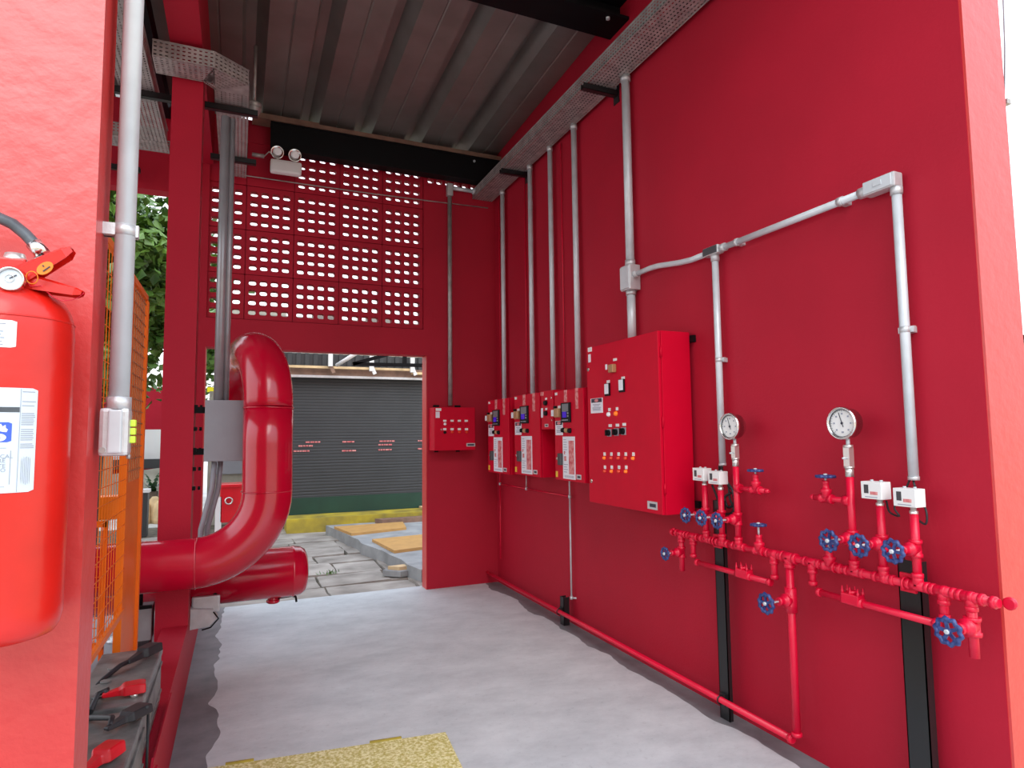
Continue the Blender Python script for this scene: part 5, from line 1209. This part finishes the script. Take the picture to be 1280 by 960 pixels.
for i, (u, v, w) in enumerate(((187, 626, .14), (193.5, 622, .14), (201, 627, .2), (181, 630, .13))):
    c = aty(u, v, 13.3 - .05 * i); m_ = MB(); m_.lathe((c.x, c.y, -.05), (0, 0, 1), [(0, w * .7), (.08, w * .75), (c.z + .02, w * .6), (c.z + .07, w * .3)], 7)
    m_.build('edging_rock', 'sand', label='pale tan rock edging the far flower bed, %s' % ('left of the cycad', 'right under the cycad', 'largest and rightmost', 'beside the dark bollard')[i], category='rock')
a = aty(177, 612, 11.5); b_ = aty(183.5, 655, 11.5)
t = thing('bollard', 'dark square bollard with a pale cap by the flower bed', 'bollard', (a.x, 11.5, -.05)); m_ = MB(); m_.box(a.x - .05, b_.x, 11.5, 11.7, -.05, a.z - .05); m_.build('body', 'slate', t); m_ = MB(); m_.box(a.x - .07, b_.x + .02, 11.48, 11.72, a.z - .05, a.z); m_.build('cap', 'whitewall', t)
# through the mesh: brown wall, railing, tan bench box
m_ = MB(); m_.box(-6, -2.2, 14.0, 14.2, -.05, 1.2); m_.build('brown_wall', 'brick', label='brown wall seen through the orange mesh', category='wall')
t = thing('railing', 'pale railing on the brown wall behind the orange mesh', 'railing', (-3.6, 14.1, 1.2)); m_ = MB(); m_.box(-6, -2.2, 14.08, 14.12, 1.62, 1.68); m_.box(-6, -2.2, 14.08, 14.12, 1.2, 1.25); m_.build('rail', 'sand', t)
for k in range(28): m_ = MB(); x_ = -6 + k * .14; m_.box(x_, x_ + .04, 14.08, 14.12, 1.22, 1.66); m_.build('baluster', 'sand', t)
t = thing('planter_box', 'tan wooden box with a pale rim behind the orange mesh', 'box', (-2.2, 8.6, 0)); m_ = MB(); m_.bbox(-2.6, -1.75, 8.2, 9.4, -.05, .72, .01); m_.build('body', 'tan', t); m_ = MB(); m_.bbox(-2.62, -1.72, 8.18, 9.42, .72, .78, .01); m_.build('rim', 'whitewall', t)
m_ = MB(); m_.bbox(-1.78, -1.40, 9.9, 10.2, .42, .72, .01); m_.build('crate', 'orange', label='small orange crate behind the tan box', category='crate')
# slot right of the column: pale wall, yellow sign, grey cabinet, hydrant cabinet
m_ = MB(); a = aty(284, 440, 14.5); m_.box(a.x - .02, .9, 14.5, 14.7, -.05, 4.2); m_.build('pale_wall', 'palewall', label='weathered pale wall behind the gooseneck pipe', category='wall')
t = thing('yellow_sign', 'yellow strip sign on a post seen over the grey box', 'sign', (-.6, 13, -.05)); m_ = fbox(259, 484, 290, 490.5, 13.0, .05); m_.build('board', 'signyellow', t); c = aty(276, 490, 13.05); m_ = MB(); m_.cyl((c.x, 13.03, -.05), (c.x, 13.03, c.z + .05), .03, 8); m_.build('post', 'slate', t)
t = thing('storage_unit', 'dull grey storage unit showing above and below the grey junction box', 'cabinet', (-.2, 12.5, -.05))
a = aty(262, 489, 12.4); b_ = aty(303, 606, 12.4); m_ = MB(); m_.box(a.x, b_.x, 12.4, 12.8, -.05, a.z); m_.build('body', 'palewall', t)
m_ = fbox(268, 575, 304, 592, 12.36, .04); m_.build('pale_band', 'paintgrey', t)
yh = 8.6; a = aty(272, 606, yh); b_ = aty(304, 652, yh)
t = thing('hose_cabinet', 'red hose cabinet on white legs seen between column and big pipe', 'cabinet', ((a.x + b_.x) / 2, yh, -.05))
m_ = MB(); m_.bbox(a.x + .03, b_.x, yh, yh + .35, b_.z, a.z - .03, .01); m_.build('cabinet', 'hydrant', t)
m_ = MB(); m_.bbox(a.x + .01, b_.x + .02, yh - .02, yh + .37, a.z - .04, a.z, .01); m_.build('lid', 'hydrant', t)
m_ = MB(); m_.torus((a.x + .13, yh - .02, a.z - .2), (0, 1, 0), .04, .01, 16, 6); m_.build('handle', 'chrome', t)
m_ = MB(); m_.box(a.x - .02, a.x + .05, yh, yh + .07, -.05, a.z - .15); m_.build('leg', 'whitewall', t)
m_ = MB(); m_.box(b_.x - .07, b_.x, yh, yh + .07, -.05, b_.z); m_.build('leg', 'whitewall', t)
# right slit: wire and neighbour house
t = thing('hanging_wire', 'thin pale wire with a small clip outside the right wall end', 'wire', (2.93, 1.55, 2.86))
p = [aty(1253.5, -60, 1.5), aty(1254, 0, 1.5), aty(1256, 60, 1.5), aty(1255.5, 118, 1.5)]; m_ = MB(); m_.tube(p, .003, 6); m_.build('wire', 'paintgrey', t)
c = aty(1258, 128, 1.5); m_ = MB(); m_.bbox(c.x - .012, c.x + .016, 1.49, 1.52, c.z - .01, c.z + .012, .003); m_.build('clip', 'galvdull', t)
m_ = MB(); m_.cyl((2.685, 1.5, c.z - .0), (c.x, 1.5, c.z), .003, 6); m_.build('stay', 'galvdull', t)
t = thing('neighbour_house', 'grey-green house with a dark roof edge beyond the right wall', 'house', (14, 9, -.1))
hz = aty(1275, 425, 6.0)
m_ = MB(); m_.box(11.35, 17, 6.0, 12, -.1, aty(1275, 428, 6.0).z); m_.build('wall', 'palewall', t)
zr = aty(1275, 426, 6.0).z; m_ = MB(); m_.prism([(11.1, 5.9, zr), (11.1, 5.9, zr + .12), (11.35, 5.9, zr + .12), (11.6, 5.9, zr), ], (0, 6.3, 0)); m_.box(11.1, 17, 5.9, 12.2, zr - .02, zr + .08); m_.build('roof_edge', 'slate', t)
# buildings across the street behind the viewer (they colour the daylight that enters)
m_ = MB(); m_.box(-14, 20, -20.5, -20, -.1, 3.2); m_.build('street_wall', 'crate', label='plain wall across the forecourt behind the viewer', category='wall')
